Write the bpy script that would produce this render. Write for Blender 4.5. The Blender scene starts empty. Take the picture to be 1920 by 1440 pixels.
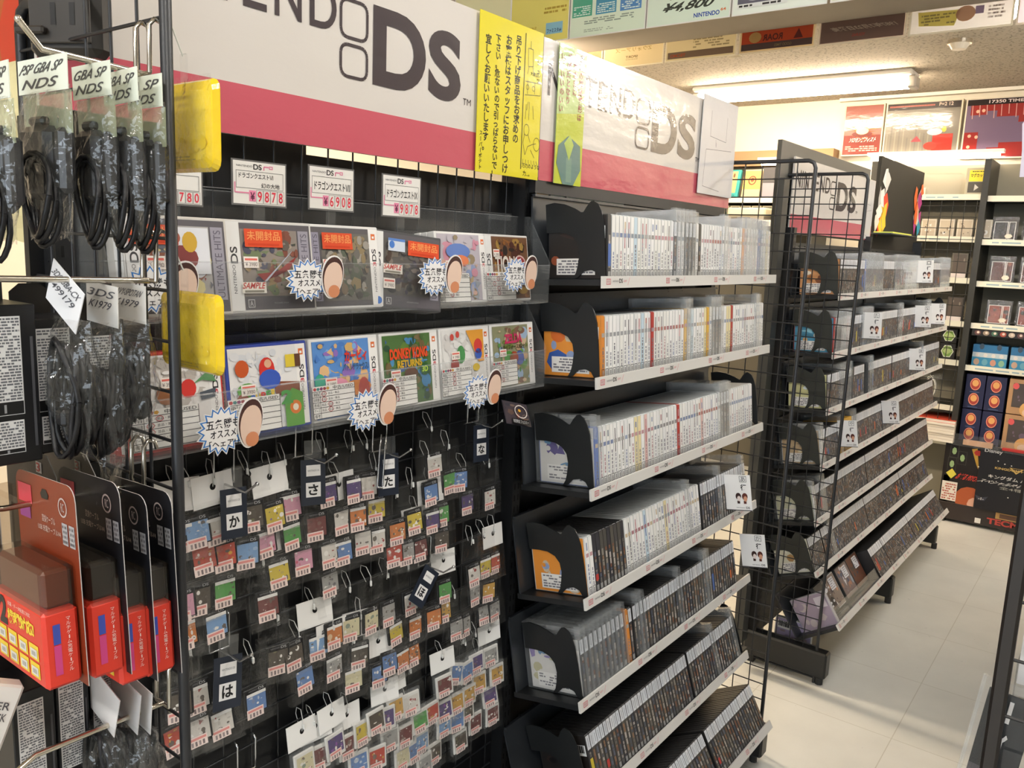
import bpy, math, random
from math import sin, cos, pi, radians
from mathutils import Matrix, Vector

S = bpy.context.scene
COL = S.collection
H = 1.51                                    # camera height above the floor

# ---------------------------------------------------------------- camera, world, light, exposure
CR = Matrix(((0.60599, -0.79443, 0.04068), (-0.10766, -0.13258, -0.98531), (0.78815, 0.59271, -0.16587)))   # right, down, forward
FPX = 1545.9
cam_d = bpy.data.cameras.new('camera'); cam = bpy.data.objects.new('camera', cam_d); COL.objects.link(cam)
cam_d.sensor_width = 36.0; cam_d.lens = 36.0 * FPX / 1920.0; cam_d.clip_start = 0.02; cam_d.clip_end = 60
r_, d_, f_ = CR
cam.matrix_world = Matrix(((r_.x, -d_.x, -f_.x, 0), (r_.y, -d_.y, -f_.y, 0), (r_.z, -d_.z, -f_.z, H), (0, 0, 0, 1)))
S.camera = cam
W = bpy.data.worlds.new('world'); S.world = W; W.use_nodes = True
W.node_tree.nodes['Background'].inputs[0].default_value = (0.75, 0.82, 1.0, 1)
W.node_tree.nodes['Background'].inputs[1].default_value = 0.15
S.view_settings.view_transform = 'Standard'; S.view_settings.look = 'None'
S.view_settings.exposure = 0.28; S.view_settings.gamma = 1.0; S.view_settings.use_curve_mapping = False
S.cycles.max_bounces = 7; S.cycles.diffuse_bounces = 3; S.cycles.glossy_bounces = 3
S.cycles.transmission_bounces = 4; S.cycles.transparent_max_bounces = 24
S.cycles.sample_clamp_indirect = 4.0; S.cycles.use_denoising = True
TUBE_WARM = (1.0, 0.82, 0.60); TUBE_NEUTRAL = (1.0, 0.97, 0.93)
E_FAR, E_NEAR, E_SHELF, E_BACK, E_SKY = 60.0, 74.0, 34.0, 260.0, 5.5     # far, near, shelf and back-aisle tubes, daylit window

def P(u, v, X=None, Y=None, Z=None):
    """the place in the shop seen at a point of the photograph, given one known coordinate"""
    d = r_ * (u - 960) + d_ * (v - 720) + f_ * FPX
    if X is not None: k = X / d.x
    elif Y is not None: k = Y / d.y
    else: k = (Z - H) / d.z
    return Vector((d.x * k, d.y * k, H + d.z * k))

# ---------------------------------------------------------------- colour and material
def lin(h):
    if not isinstance(h, str): return tuple(h)[:3]
    v = [int(h[i:i + 2], 16) / 255 for i in (0, 2, 4)]
    return tuple(c / 12.92 if c <= .04045 else ((c + .055) / 1.055) ** 2.4 for c in v)

MATS = {}
def mat(key): return MATS[key]
def new_mat(key, rough=.5, metal=0.0, coat=0.0, bump=None, spec=.5, mottle=0.0):
    m = bpy.data.materials.new(key); m.use_nodes = True; nt = m.node_tree; b = nt.nodes['Principled BSDF']
    a = nt.nodes.new('ShaderNodeAttribute'); a.attribute_name = 'Col'
    src = a.outputs['Color']
    if mottle:
        tc = nt.nodes.new('ShaderNodeTexCoord'); no = nt.nodes.new('ShaderNodeTexNoise'); no.inputs['Scale'].default_value = 14
        no.inputs['Detail'].default_value = 6
        mr = nt.nodes.new('ShaderNodeMapRange'); mr.inputs[3].default_value = 1 - mottle; mr.inputs[4].default_value = 1 + mottle
        mx = nt.nodes.new('ShaderNodeMix'); mx.data_type = 'RGBA'; mx.blend_type = 'MULTIPLY'; mx.inputs[0].default_value = 1
        nt.links.new(tc.outputs['Object'], no.inputs['Vector']); nt.links.new(no.outputs[0], mr.inputs[0])
        nt.links.new(src, mx.inputs[6]); nt.links.new(mr.outputs[0], mx.inputs[7]); src = mx.outputs[2]
    nt.links.new(src, b.inputs['Base Color'])
    b.inputs['Roughness'].default_value = rough; b.inputs['Metallic'].default_value = metal
    b.inputs['Specular IOR Level'].default_value = spec; b.inputs['Coat Weight'].default_value = coat; b.inputs['Coat Roughness'].default_value = .05
    if bump:
        tc = nt.nodes.new('ShaderNodeTexCoord'); no = nt.nodes.new('ShaderNodeTexNoise'); bp = nt.nodes.new('ShaderNodeBump')
        mp = nt.nodes.new('ShaderNodeMapping'); mp.inputs['Scale'].default_value = bump[2] if len(bump) > 2 else (1, 1, 1)
        no.inputs['Scale'].default_value = bump[0]; no.inputs['Detail'].default_value = 4
        bp.inputs['Strength'].default_value = bump[1]; bp.inputs['Distance'].default_value = .01
        nt.links.new(tc.outputs['Object'], mp.inputs['Vector']); nt.links.new(mp.outputs[0], no.inputs['Vector'])
        nt.links.new(no.outputs[0], bp.inputs['Height']); nt.links.new(bp.outputs[0], b.inputs['Normal']); nt.links.new(bp.outputs[0], b.inputs['Coat Normal'])
    MATS[key] = m; return m
new_mat('paper', .6, spec=.3)
new_mat('print', .38, spec=.4)
new_mat('laminate', .22, coat=.7, bump=(7, .22, (1, 1, 2.2)), spec=.3)
new_mat('plastic', .35)
new_mat('steel_black', .42, spec=.5)
new_mat('steel_gloss', .30, spec=.6)
new_mat('chrome', .22, metal=1.0)
new_mat('pouch', .22, spec=.6, coat=.5, bump=(28, .35))
new_mat('rubber', .5, spec=.4)
new_mat('cable', .42, spec=.35, bump=(60, .25))
new_mat('wall', .8, spec=.2, mottle=.03)

def clear_mat(key, haze, haze_col, rough, bump=None, fres=1.45, tint=(1, 1, 1), gloss=1.0):
    m = bpy.data.materials.new(key); m.use_nodes = True; nt = m.node_tree; nt.nodes.clear()
    out = nt.nodes.new('ShaderNodeOutputMaterial'); tr = nt.nodes.new('ShaderNodeBsdfTransparent'); tr.inputs[0].default_value = (*tint, 1)
    gl = nt.nodes.new('ShaderNodeBsdfGlossy'); gl.inputs['Roughness'].default_value = rough; gl.inputs[0].default_value = (gloss, gloss, gloss, 1)
    df = nt.nodes.new('ShaderNodeBsdfDiffuse'); df.inputs[0].default_value = (*lin(haze_col), 1)
    tl = nt.nodes.new('ShaderNodeBsdfTranslucent'); tl.inputs[0].default_value = (*lin(haze_col), 1)
    ad = nt.nodes.new('ShaderNodeMixShader'); ad.inputs[0].default_value = .4
    nt.links.new(df.outputs[0], ad.inputs[1]); nt.links.new(tl.outputs[0], ad.inputs[2])
    m1 = nt.nodes.new('ShaderNodeMixShader'); m1.inputs[0].default_value = haze
    nt.links.new(tr.outputs[0], m1.inputs[1]); nt.links.new(ad.outputs[0], m1.inputs[2])
    lw = nt.nodes.new('ShaderNodeLayerWeight'); lw.inputs[0].default_value = .5
    pw = nt.nodes.new('ShaderNodeMath'); pw.operation = 'POWER'; pw.inputs[1].default_value = 5
    fr = nt.nodes.new('ShaderNodeMath'); fr.operation = 'MULTIPLY_ADD'; r0 = ((fres - 1) / (fres + 1)) ** 2; fr.inputs[1].default_value = .85 - r0; fr.inputs[2].default_value = r0
    nt.links.new(lw.outputs['Facing'], pw.inputs[0]); nt.links.new(pw.outputs[0], fr.inputs[0])
    m2 = nt.nodes.new('ShaderNodeMixShader')
    nt.links.new(fr.outputs[0], m2.inputs[0]); nt.links.new(m1.outputs[0], m2.inputs[1]); nt.links.new(gl.outputs[0], m2.inputs[2])
    nt.links.new(m2.outputs[0], out.inputs[0])
    if bump:
        tc = nt.nodes.new('ShaderNodeTexCoord'); no = nt.nodes.new('ShaderNodeTexNoise'); bp = nt.nodes.new('ShaderNodeBump')
        no.inputs['Scale'].default_value = bump[0]; no.inputs['Detail'].default_value = 3
        bp.inputs['Strength'].default_value = bump[1]; bp.inputs['Distance'].default_value = .01
        nt.links.new(tc.outputs['Object'], no.inputs['Vector']); nt.links.new(no.outputs[0], bp.inputs['Height'])
        for n in (gl, lw): nt.links.new(bp.outputs[0], n.inputs['Normal'])
    MATS[key] = m
clear_mat('acrylic', .05, 'd8dcdc', .04)
clear_mat('keeper', .16, 'dfe2e2', .06, bump=(30, .1), fres=1.5)
clear_mat('bag', .02, 'e0e0da', .12, bump=(55, .45), fres=1.42)
clear_mat('bag_crinkle', .035, 'dcdcd4', .10, bump=(38, 1.0), fres=1.55, gloss=.8)
clear_mat('bag_green', .55, 'c6cfae', .15, bump=(40, .8), fres=1.55)
clear_mat('pouch_yellow', .82, 'f0c814', .12, bump=(45, .6), fres=1.45, tint=(1, .85, .1))
clear_mat('smoked', .05, '8a7f70', .05, fres=1.55, tint=(.8, .75, .7))

def emit_mat(key, col, strength):
    m = bpy.data.materials.new(key); m.use_nodes = True; nt = m.node_tree; nt.nodes.clear()
    out = nt.nodes.new('ShaderNodeOutputMaterial'); e = nt.nodes.new('ShaderNodeEmission')
    e.inputs[0].default_value = (*col, 1); e.inputs[1].default_value = strength
    nt.links.new(e.outputs[0], out.inputs[0]); MATS[key] = m
emit_mat('tube_far', TUBE_WARM, E_FAR); emit_mat('tube_near', TUBE_NEUTRAL, E_NEAR); emit_mat('tube_back', TUBE_WARM, E_BACK); emit_mat('daylight', (.80, .90, 1.0), E_SKY); emit_mat('tube_shelf', TUBE_WARM, E_SHELF)

def floor_mat():
    m = bpy.data.materials.new('vinyl_floor'); m.use_nodes = True; nt = m.node_tree; b = nt.nodes['Principled BSDF']
    tc = nt.nodes.new('ShaderNodeTexCoord'); br = nt.nodes.new('ShaderNodeTexBrick'); br.offset = 0
    br.inputs['Color1'].default_value = (*lin('dad8d0'), 1); br.inputs['Color2'].default_value = (*lin('d7d5cc'), 1); br.inputs['Mortar'].default_value = (*lin('c2beb2'), 1)
    br.inputs['Scale'].default_value = 1; br.inputs['Mortar Size'].default_value = .0016; br.inputs['Brick Width'].default_value = .45; br.inputs['Row Height'].default_value = .45
    no = nt.nodes.new('ShaderNodeTexNoise'); no.inputs['Scale'].default_value = 5; no.inputs['Detail'].default_value = 8
    mr = nt.nodes.new('ShaderNodeMapRange'); mr.inputs[1].default_value = .3; mr.inputs[2].default_value = .7; mr.inputs[3].default_value = .93; mr.inputs[4].default_value = 1.04
    mx = nt.nodes.new('ShaderNodeMix'); mx.data_type = 'RGBA'; mx.blend_type = 'MULTIPLY'; mx.inputs[0].default_value = 1
    no2 = nt.nodes.new('ShaderNodeTexNoise'); no2.inputs['Scale'].default_value = 40; no2.inputs['Detail'].default_value = 2
    m2 = nt.nodes.new('ShaderNodeMapRange'); m2.inputs[1].default_value = .72; m2.inputs[2].default_value = .78; m2.inputs[3].default_value = 1; m2.inputs[4].default_value = .8
    mx2 = nt.nodes.new('ShaderNodeMix'); mx2.data_type = 'RGBA'; mx2.blend_type = 'MULTIPLY'; mx2.inputs[0].default_value = 1
    L = nt.links.new
    L(tc.outputs['Object'], br.inputs['Vector']); L(tc.outputs['Object'], no.inputs['Vector']); L(tc.outputs['Object'], no2.inputs['Vector'])
    L(no.outputs[0], mr.inputs[0]); L(br.outputs[0], mx.inputs[6]); L(mr.outputs[0], mx.inputs[7])
    L(no2.outputs[0], m2.inputs[0]); L(mx.outputs[2], mx2.inputs[6]); L(m2.outputs[0], mx2.inputs[7]); L(mx2.outputs[2], b.inputs['Base Color'])
    b.inputs['Roughness'].default_value = .42; MATS['floor'] = m
floor_mat()
def ceil_mat():
    m = bpy.data.materials.new('acoustic_ceiling'); m.use_nodes = True; nt = m.node_tree; b = nt.nodes['Principled BSDF']
    tc = nt.nodes.new('ShaderNodeTexCoord'); vo = nt.nodes.new('ShaderNodeTexNoise'); vo.inputs['Scale'].default_value = 75; vo.inputs['Detail'].default_value = 1
    cr = nt.nodes.new('ShaderNodeMapRange'); cr.inputs[1].default_value = .36; cr.inputs[2].default_value = .42; cr.inputs[3].default_value = .55; cr.inputs[4].default_value = 1
    mx = nt.nodes.new('ShaderNodeMix'); mx.data_type = 'RGBA'; mx.blend_type = 'MULTIPLY'; mx.inputs[0].default_value = 1; mx.inputs[6].default_value = (*lin('b5ab9b'), 1)
    nt.links.new(tc.outputs['Object'], vo.inputs['Vector']); nt.links.new(vo.outputs[0], cr.inputs[0]); nt.links.new(cr.outputs[0], mx.inputs[7])
    nt.links.new(mx.outputs[2], b.inputs['Base Color']); b.inputs['Roughness'].default_value = .9; MATS['ceiling'] = m
ceil_mat()

# ---------------------------------------------------------------- mesh builder
TXT = {}
def text_mesh(s, bold):
    k = (s, bold)
    if k not in TXT:
        c = bpy.data.curves.new('t', 'FONT'); c.body = s; c.size = 1; c.resolution_u = 2 if any(ord(q) > 0x2000 for q in s) else 6; c.offset = bold; c.fill_mode = 'FRONT'
        o = bpy.data.objects.new('t', c); me = o.to_mesh()
        vs = [(v.co.x, v.co.y) for v in me.vertices]; fs = [tuple(p.vertices) for p in me.polygons]
        if vs: bb = (min(v[0] for v in vs), min(v[1] for v in vs), max(v[0] for v in vs), max(v[1] for v in vs))
        else: bb = (0, 0, 1, 1)
        TXT[k] = (vs, fs, bb); o.to_mesh_clear(); bpy.data.objects.remove(o); bpy.data.curves.remove(c)
    return TXT[k]

class MB:
    """collects shapes; build() links them as ONE mesh. Flat print lies in the x-z plane; y grows away from the reader."""
    def __init__(s): s.v = []; s.f = []; s.c = []; s.m = []; s.sm = []; s.T = Matrix()
    def face(s, pts, col, m='plastic', smooth=False):
        i = len(s.v); s.v += [s.T @ Vector(p) for p in pts]; s.f.append(tuple(range(i, i + len(pts)))); s.c.append(lin(col)); s.m.append(m); s.sm.append(smooth)
    def mesh(s, vs, fs, col, m='plastic', smooth=False):
        i = len(s.v); s.v += [s.T @ Vector(p) for p in vs]; c = lin(col)
        for f in fs: s.f.append(tuple(i + k for k in f)); s.c.append(c); s.m.append(m); s.sm.append(smooth)
    def box(s, x0, x1, y0, y1, z0, z1, col, m='plastic', bev=0):
        if bev:
            b = min(bev, (x1 - x0) * .3, (y1 - y0) * .3, (z1 - z0) * .3)
            # chamfered box: 24 points
            vs = []; idx = {}
            for ix, x in enumerate((x0, x1)):
                for iy, y in enumerate((y0, y1)):
                    for iz, z in enumerate((z0, z1)):
                        sx, sy, sz = (1, -1)[ix] * b, (1, -1)[iy] * b, (1, -1)[iz] * b
                        idx[ix, iy, iz] = len(vs); vs += [(x, y + sy, z + sz), (x + sx, y, z + sz), (x + sx, y + sy, z)]
            g = lambda a, k: idx[a] + k
            fs = []
            for ix in (0, 1): fs.append((g((ix, 0, 0), 0), g((ix, 1, 0), 0), g((ix, 1, 1), 0), g((ix, 0, 1), 0)))
            for iy in (0, 1): fs.append((g((0, iy, 0), 1), g((1, iy, 0), 1), g((1, iy, 1), 1), g((0, iy, 1), 1)))
            for iz in (0, 1): fs.append((g((0, 0, iz), 2), g((1, 0, iz), 2), g((1, 1, iz), 2), g((0, 1, iz), 2)))
            for a in (0, 1):
                for c in (0, 1):
                    fs.append((g((a, c, 0), 0), g((a, c, 1), 0), g((a, c, 1), 1), g((a, c, 0), 1)))
                    fs.append((g((a, 0, c), 0), g((a, 1, c), 0), g((a, 1, c), 2), g((a, 0, c), 2)))
                    fs.append((g((0, a, c), 1), g((1, a, c), 1), g((1, a, c), 2), g((0, a, c), 2)))
            for k in idx.values(): fs.append((k, k + 1, k + 2))
            s.mesh(vs, fs, col, m); return
        vs = [(x, y, z) for x in (x0, x1) for y in (y0, y1) for z in (z0, z1)]
        s.mesh(vs, [(0, 1, 3, 2), (4, 6, 7, 5), (0, 4, 5, 1), (2, 3, 7, 6), (0, 2, 6, 4), (1, 5, 7, 3)], col, m)
    def slab(s, pts, y0, y1, col, m='plastic', side=None):
        """outline in x-z given a real thickness from y0 to y1"""
        n = len(pts); vs = [(x, y0, z) for x, z in pts] + [(x, y1, z) for x, z in pts]
        s.mesh(vs, [tuple(range(n)), tuple(range(2 * n - 1, n - 1, -1))], col, m)
        s.mesh(vs, [(i, n + i, n + (i + 1) % n, (i + 1) % n) for i in range(n)], side or col, m)
    def tube(s, pts, r, col, m='steel_black', n=6, cap=True):
        pts = [Vector(p) for p in pts]; rings = []; up = None
        for i, p in enumerate(pts):
            t = (pts[min(i + 1, len(pts) - 1)] - pts[max(i - 1, 0)]).normalized()
            if up is None: up = t.orthogonal().normalized()
            up = (up - t * up.dot(t)).normalized(); w = t.cross(up)
            rings.append([p + (up * cos(2 * pi * k / n) + w * sin(2 * pi * k / n)) * r for k in range(n)])
        vs = [q for g in rings for q in g]; fs = []
        for i in range(len(pts) - 1):
            for k in range(n): fs.append((i * n + k, i * n + (k + 1) % n, (i + 1) * n + (k + 1) % n, (i + 1) * n + k))
        s.mesh(vs, fs, col, m, True)
        if cap: s.mesh(vs, [tuple(range(n - 1, -1, -1)), tuple(range(len(vs) - n, len(vs)))], col, m)
    def ball(s, c, rx, ry, rz, col, m='plastic', nu=12, nv=8):
        vs = []; fs = []
        for j in range(nv + 1):
            a = pi * j / nv
            for i in range(nu):
                b = 2 * pi * i / nu; vs.append((c[0] + rx * sin(a) * cos(b), c[1] + ry * sin(a) * sin(b), c[2] + rz * cos(a)))
        for j in range(nv):
            for i in range(nu): fs.append((j * nu + i, (j + 1) * nu + i, (j + 1) * nu + (i + 1) % nu, j * nu + (i + 1) % nu))
        s.mesh(vs, fs, col, m, True)
    # ---- flat print
    def rect(s, x0, z0, x1, z1, col, y=0, m='print'): s.face([(x0, y, z0), (x1, y, z0), (x1, y, z1), (x0, y, z1)], col, m)
    def frame(s, x0, z0, x1, z1, w, col, y=0, m='print'):
        s.rect(x0, z0, x1, z0 + w, col, y, m); s.rect(x0, z1 - w, x1, z1, col, y, m); s.rect(x0, z0 + w, x0 + w, z1 - w, col, y, m); s.rect(x1 - w, z0 + w, x1, z1 - w, col, y, m)
    def ell(s, cx, cz, rx, rz, col, y=0, n=14, m='print', a0=0):
        s.face([(cx + rx * cos(a0 + 2 * pi * k / n), y, cz + rz * sin(a0 + 2 * pi * k / n)) for k in range(n)], col, m)
    def poly(s, pts, col, y=0, m='print'): s.face([(x, y, z) for x, z in pts], col, m)
    def ring(s, cx, cz, rx, rz, w, col, y=0, n=14, m='print', a0=0., a1=2 * pi):
        for k in range(n):
            a, b = a0 + (a1 - a0) * k / n, a0 + (a1 - a0) * (k + 1) / n
            s.face([(cx + rx * cos(a), y, cz + rz * sin(a)), (cx + rx * cos(b), y, cz + rz * sin(b)), (cx + (rx - w) * cos(b), y, cz + (rz - w) * sin(b)), (cx + (rx - w) * cos(a), y, cz + (rz - w) * sin(a))], col, m)
    def line(s, pts, w, col, y=0, m='print'):
        for (xa, za), (xb, zb) in zip(pts, pts[1:]):
            L = math.hypot(xb - xa, zb - za) or 1e-9; nx, nz = -(zb - za) / L * w / 2, (xb - xa) / L * w / 2
            s.face([(xa - nx, y, za - nz), (xb - nx, y, zb - nz), (xb + nx, y, zb + nz), (xa + nx, y, za + nz)], col, m)
    def tbox(s, t, x0, z0, x1, z1, col, y=0, bold=0.0, m='print', rot=0, shear=0.0, keep=False):
        """writing fitted into a box; rot in quarter turns"""
        vs, fs, bb = text_mesh(t, bold)
        if not vs: return
        w, h = bb[2] - bb[0] or 1, bb[3] - bb[1] or 1
        out = []
        for a, b in vs:
            p, q = (a - bb[0]) / w, (b - bb[1]) / h
            p += shear * (q - .5)
            if rot == 1: p, q = 1 - q, p
            elif rot == 3: p, q = q, 1 - p
            out.append((x0 + (x1 - x0) * p, y, z0 + (z1 - z0) * q))
        s.mesh(out, fs, col, m)
    def text(s, t, x, z, size, col, y=0, bold=0.0, m='print', al='l', sx=1.0):
        vs, fs, bb = text_mesh(t, bold)
        off = {'l': 0, 'c': -(bb[0] + bb[2]) / 2, 'r': -bb[2]}[al]
        s.mesh([(x + (a + off) * size * sx, y, z + b * size) for a, b in vs], fs, col, m)
    def vtext(s, t, x, ztop, size, pitch, col, y=0, bold=0.0, m='print', jit=0, rnd=None):
        for i, ch in enumerate(t):
            if ch == ' ': continue
            if ch == 'ー' or ch == '…':
                s.tbox('I' if ch == 'ー' else ':', x + size * .42, ztop - (i + .9) * pitch, x + size * .55, ztop - (i + .1) * pitch, col, y, bold, m); continue
            dx = (rnd.random() - .5) * jit if rnd else 0
            s.text(ch, x + dx, ztop - i * pitch - size * .88, size, col, y, bold, m)
    def dashes(s, x0, z0, x1, z1, n, col, y, rnd, fill=.8, w=.55):
        """small unreadable lines of print"""
        dz = (z1 - z0) / n
        for i in range(n):
            z = z1 - (i + 1) * dz; x = x0
            while x < x1:
                L = (x1 - x0) * (.05 + .13 * rnd.random()); e = min(x + L, x1)
                if rnd.random() < fill: s.rect(x, z + dz * .2, e, z + dz * (.2 + w), col, y)
                x = e + (x1 - x0) * .025
    def art(s, x0, z0, x1, z1, cols, seed, y, n=26, big=.5, step=.00005):
        """a plain abstract picture: soft-edged patches of the given colours"""
        r = random.Random(seed); w, h = x1 - x0, z1 - z0; s.rect(x0, z0, x1, z1, cols[0], y)
        for k in range(n):
            y -= step; q = big * (1 - .75 * k / n); rx, rz = w * q * (.12 + .3 * r.random()), h * q * (.1 + .3 * r.random())
            cx, cz = x0 + rx + (w - 2 * rx) * r.random(), z0 + rz + (h - 2 * rz) * r.random()
            s.ell(cx, cz, rx, rz, r.choice(cols), y, r.choice((3, 5, 7, 9, 12)), a0=r.random() * 6)
        return y
    def build(s, name, parent=None, M=None):
        me = bpy.data.meshes.new(name); me.from_pydata([tuple(v) for v in s.v], [], s.f)
        keys = list(dict.fromkeys(s.m))
        for k in keys: me.materials.append(mat(k))
        ix = {k: i for i, k in enumerate(keys)}
        me.polygons.foreach_set('material_index', [ix[k] for k in s.m]); me.polygons.foreach_set('use_smooth', s.sm)
        at = me.attributes.new('Col', 'FLOAT_COLOR', 'CORNER'); flat = []
        for f, c in zip(s.f, s.c): flat += [c[0], c[1], c[2], 1.0] * len(f)
        at.data.foreach_set('color', flat); me.update()
        o = bpy.data.objects.new(name, me); COL.objects.link(o)
        if parent is not None: o.parent = parent
        if M is not None: o.matrix_basis = M
        return o

def tag(o, label=None, cat=None, group=None, kind=None):
    if label: o['label'] = label
    if cat: o['category'] = cat
    if group: o['group'] = group
    if kind: o['kind'] = kind
    return o
def thing(name, label, cat, M=None, group=None):
    o = bpy.data.objects.new(name, None); COL.objects.link(o); o.empty_display_size = .03
    if M is not None: o.matrix_basis = M
    return tag(o, label, cat, group)
def struct(name, mb): o = mb.build(name); o['kind'] = 'structure'; return o
def TR(x, y, z): return Matrix.Translation((x, y, z))
def RX(a): return Matrix.Rotation(radians(a), 4, 'X')
def RY(a): return Matrix.Rotation(radians(a), 4, 'Y')
def RZ(a): return Matrix.Rotation(radians(a), 4, 'Z')
ONES = 'zeroth first second third fourth fifth sixth seventh eighth ninth tenth eleventh twelfth thirteenth fourteenth fifteenth sixteenth seventeenth eighteenth nineteenth'.split()
TENS = {2: 'twent', 3: 'thirt', 4: 'fort', 5: 'fift', 6: 'sixt', 7: 'sevent', 8: 'eight', 9: 'ninet'}
def nth(n):
    if n < 20: return ONES[n]
    t, o = divmod(n, 10); return TENS[t] + ('ieth' if not o else 'y-' + ONES[o])

BLK, DRK, RAIL = '17181a', '232527', 'd9d6d0'

# ================================================================ the room
BZ = H + .85
CE, CN = H + 1.02, H + 1.30                 # ceiling at the far end, higher ceiling near the camera
b = MB(); b.box(-4, 5.8, -4, 4.2, -.05, 0, 'ffffff', 'floor'); struct('floor', b)
b = MB(); b.box(3.22, 5.8, -4, 4.2, CE, CE + .05, 'ffffff', 'ceiling'); struct('ceiling', b)
b = MB(); b.box(-4, 2.95, -4, 4.2, CN, CN + .05, 'ffffff', 'ceiling'); struct('ceiling_near', b)
b = MB(); b.box(5.72, 5.8, -4, 4.2, 0, CE, 'e6dcc8', 'wall'); struct('wall_back', b)
b = MB(); b.box(-4, 5.8, 4.2, 4.28, 0, CN, 'ddd4c4', 'wall'); struct('wall_left', b)
b = MB(); b.box(-4, 5.8, -4.08, -4, 0, CN, 'd8d4cc', 'wall'); struct('wall_right', b)
b = MB(); b.box(-4.08, -4, -4, 4.2, 0, CN, 'd8d4cc', 'wall'); struct('wall_front', b)
b = MB(); b.box(-4.01, -3.99, -2.4, .8, .9, 2.5, 'ffffff', 'daylight'); struct('window_1', b)
b = MB(); b.T = TR(0, 0, 0); b.box(2.95, 3.22, -4, 4.2, BZ, CN + .05, 'a39b8f', 'wall'); struct('beam', b)

def lamp(name, x, y0, y1, z, key, label, twin=True, col='d8d4cc', M=None):
    t = thing(name, label, 'ceiling light', M or TR(x, (y0 + y1) / 2, z))
    L = (y1 - y0) / 2
    h = MB(); h.box(-.09, .09, -L, L, -.03, 0, col, 'plastic', .01)
    h.box(-.05, .05, -L - .015, -L + .03, -.095, -.03, 'b4ada2', 'plastic', .008); h.box(-.05, .05, L - .03, L + .015, -.095, -.03, 'b4ada2', 'plastic', .008)
    h.build('housing', t)
    for s in ((-.045, .045) if twin else (0,)):
        g = MB(); g.tube([(s, -L + .03, -.07), (s, L - .03, -.07)], .016, 'ffffff', key, 10); g.build('tube', t)
lamp('ceiling_light', 5.02, 1.13, 2.40, CE, 'tube_far', 'bright warm twin tube light on the ceiling before the pale back wall')
lamp('ceiling_light', 5.0, -.62, .62, CE, 'tube_far', 'warm twin tube light on the ceiling beyond the far rack, running along the aisle', M=TR(5.0, -.95, CE) @ RZ(90))
lamp('ceiling_light', 1.5, -.75, .45, CN, 'tube_near', 'neutral twin tube light overhead facing the near rack')
lamp('ceiling_light', 3.75, -.7, .55, CE, 'tube_near', 'added unseen neutral tube light brightening the aisle floor beyond the beam of posters')  # added fill tubes, hidden by the beam, to brighten the aisle floor
lamp('ceiling_light', -.2, -1.3, -.1, CN, 'tube_near', 'neutral twin tube light overhead behind the photographer')
lamp('ceiling_light', 2.90, 2.15, 3.45, BZ + .0,  'tube_back', 'warm twin tube light over the aisle behind the racks')
lamp('ceiling_light', -1.4, .2, 1.5, CN, 'tube_near', 'neutral twin tube light over the shop entrance side')
t = thing('shelf_light', 'thin bright tube light under the posters above the back shelves', 'shelf light', TR(5.55, 1.15, H + .635))
g = MB(); g.box(-.03, .03, -.42, .32, 0, .02, 'e8e4dc', 'plastic'); g.build('housing', t)
g = MB(); g.tube([(0, -.40, -.016), (0, .30, -.016)], .013, 'ffffff', 'tube_shelf', 8); g.build('tube', t)
t = thing('shelf_light', 'short bright tube light above the framed boxes on the far wall shelf', 'shelf light', TR(5.5, 2.05, H + .62))
g = MB(); g.box(-.03, .03, -.3, .1, 0, .02, 'e8e4dc', 'plastic'); g.build('housing', t)
g = MB(); g.tube([(0, -.28, -.016), (0, .08, -.016)], .013, 'ffffff', 'tube_shelf', 8); g.build('tube', t)
# smoke detector
p = P(1800, 75, Z=CE)
t = thing('smoke_detector', 'small round white smoke detector on the speckled ceiling', 'smoke detector', TR(p.x, p.y, CE))
for nm, r0, r1, z0, z1, c in (('base', .052, .052, -.018, 0, 'd8d0c2'), ('sensor', .045, .03, -.042, -.018, 'c8bfae')):
    g = MB(); n = 20
    A = [(r1 * cos(2 * pi * k / n), r1 * sin(2 * pi * k / n), z0) for k in range(n)]; B = [(r0 * cos(2 * pi * k / n), r0 * sin(2 * pi * k / n), z1) for k in range(n)]
    g.mesh(A + B, [tuple(range(n))] + [(k, (k + 1) % n, n + (k + 1) % n, n + k) for k in range(n)], c, 'chrome' if nm == 'base' else 'plastic', False); g.build(nm, t)

# ================================================================ the racks
def slotted_upright(g, x0, x1, y0, y1, z0, z1, col='131416'):
    g.box(x0, x1, y0, y1, z0, z1, col, 'steel_black')
    z = z0 + .05; m = (x0 + x1) / 2
    while z < z1 - .03:
        for q in (-.007, .005): g.rect(m + q, z, m + q + .0035, z + .013, '030303', y0 - .0004, 'paper')
        z += .025

def tilted_shelf(rack, M, L, rows=True, rnd=random.Random(5)):
    s = MB(); s.box(0, L, -.002, .165, -.012, -.0005, '17191b', 'steel_black'); s.box(0, L, .156, .160, 0, .166, '2f3236', 'steel_gloss')
    s.box(0, L, .150, .160, .162, .167, '2f3236', 'steel_gloss')
    for x in (.06, .12, L - .3, L - .22): s.box(x, x + .003, .1555, .161, .16, .170, '101010', 'steel_black')
    so = s.build('shelf_board', rack, M)
    r = MB(); r.box(0, L, -.008, -.003, -.017, .006, RAIL, 'print')
    x = .012
    while x < L - .1:
        r.frame(x, -.010, x + .016, .001, .0012, 'c94d5c', -.0084); r.tbox('中古', x + .003, -.008, x + .013, -.001, 'b8304a', -.0085)
        r.tbox('NINTENDO', x + .024, -.0055, x + .046, -.002, '6a6a6e', -.0085); r.tbox('DS', x + .048, -.0075, x + .062, .001, '2a2a2c', -.0085, .02)
        r.tbox('SOFT', x + .066, -.006, x + .078, -.002, 'c94d5c', -.0085); r.line([(x + .082, -.012), (x + .09, .003)], .0012, 'd98c94', -.0084)
        x += .235 + .02 * rnd.random()
    r.build('price_rail', so)
    return so

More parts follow.
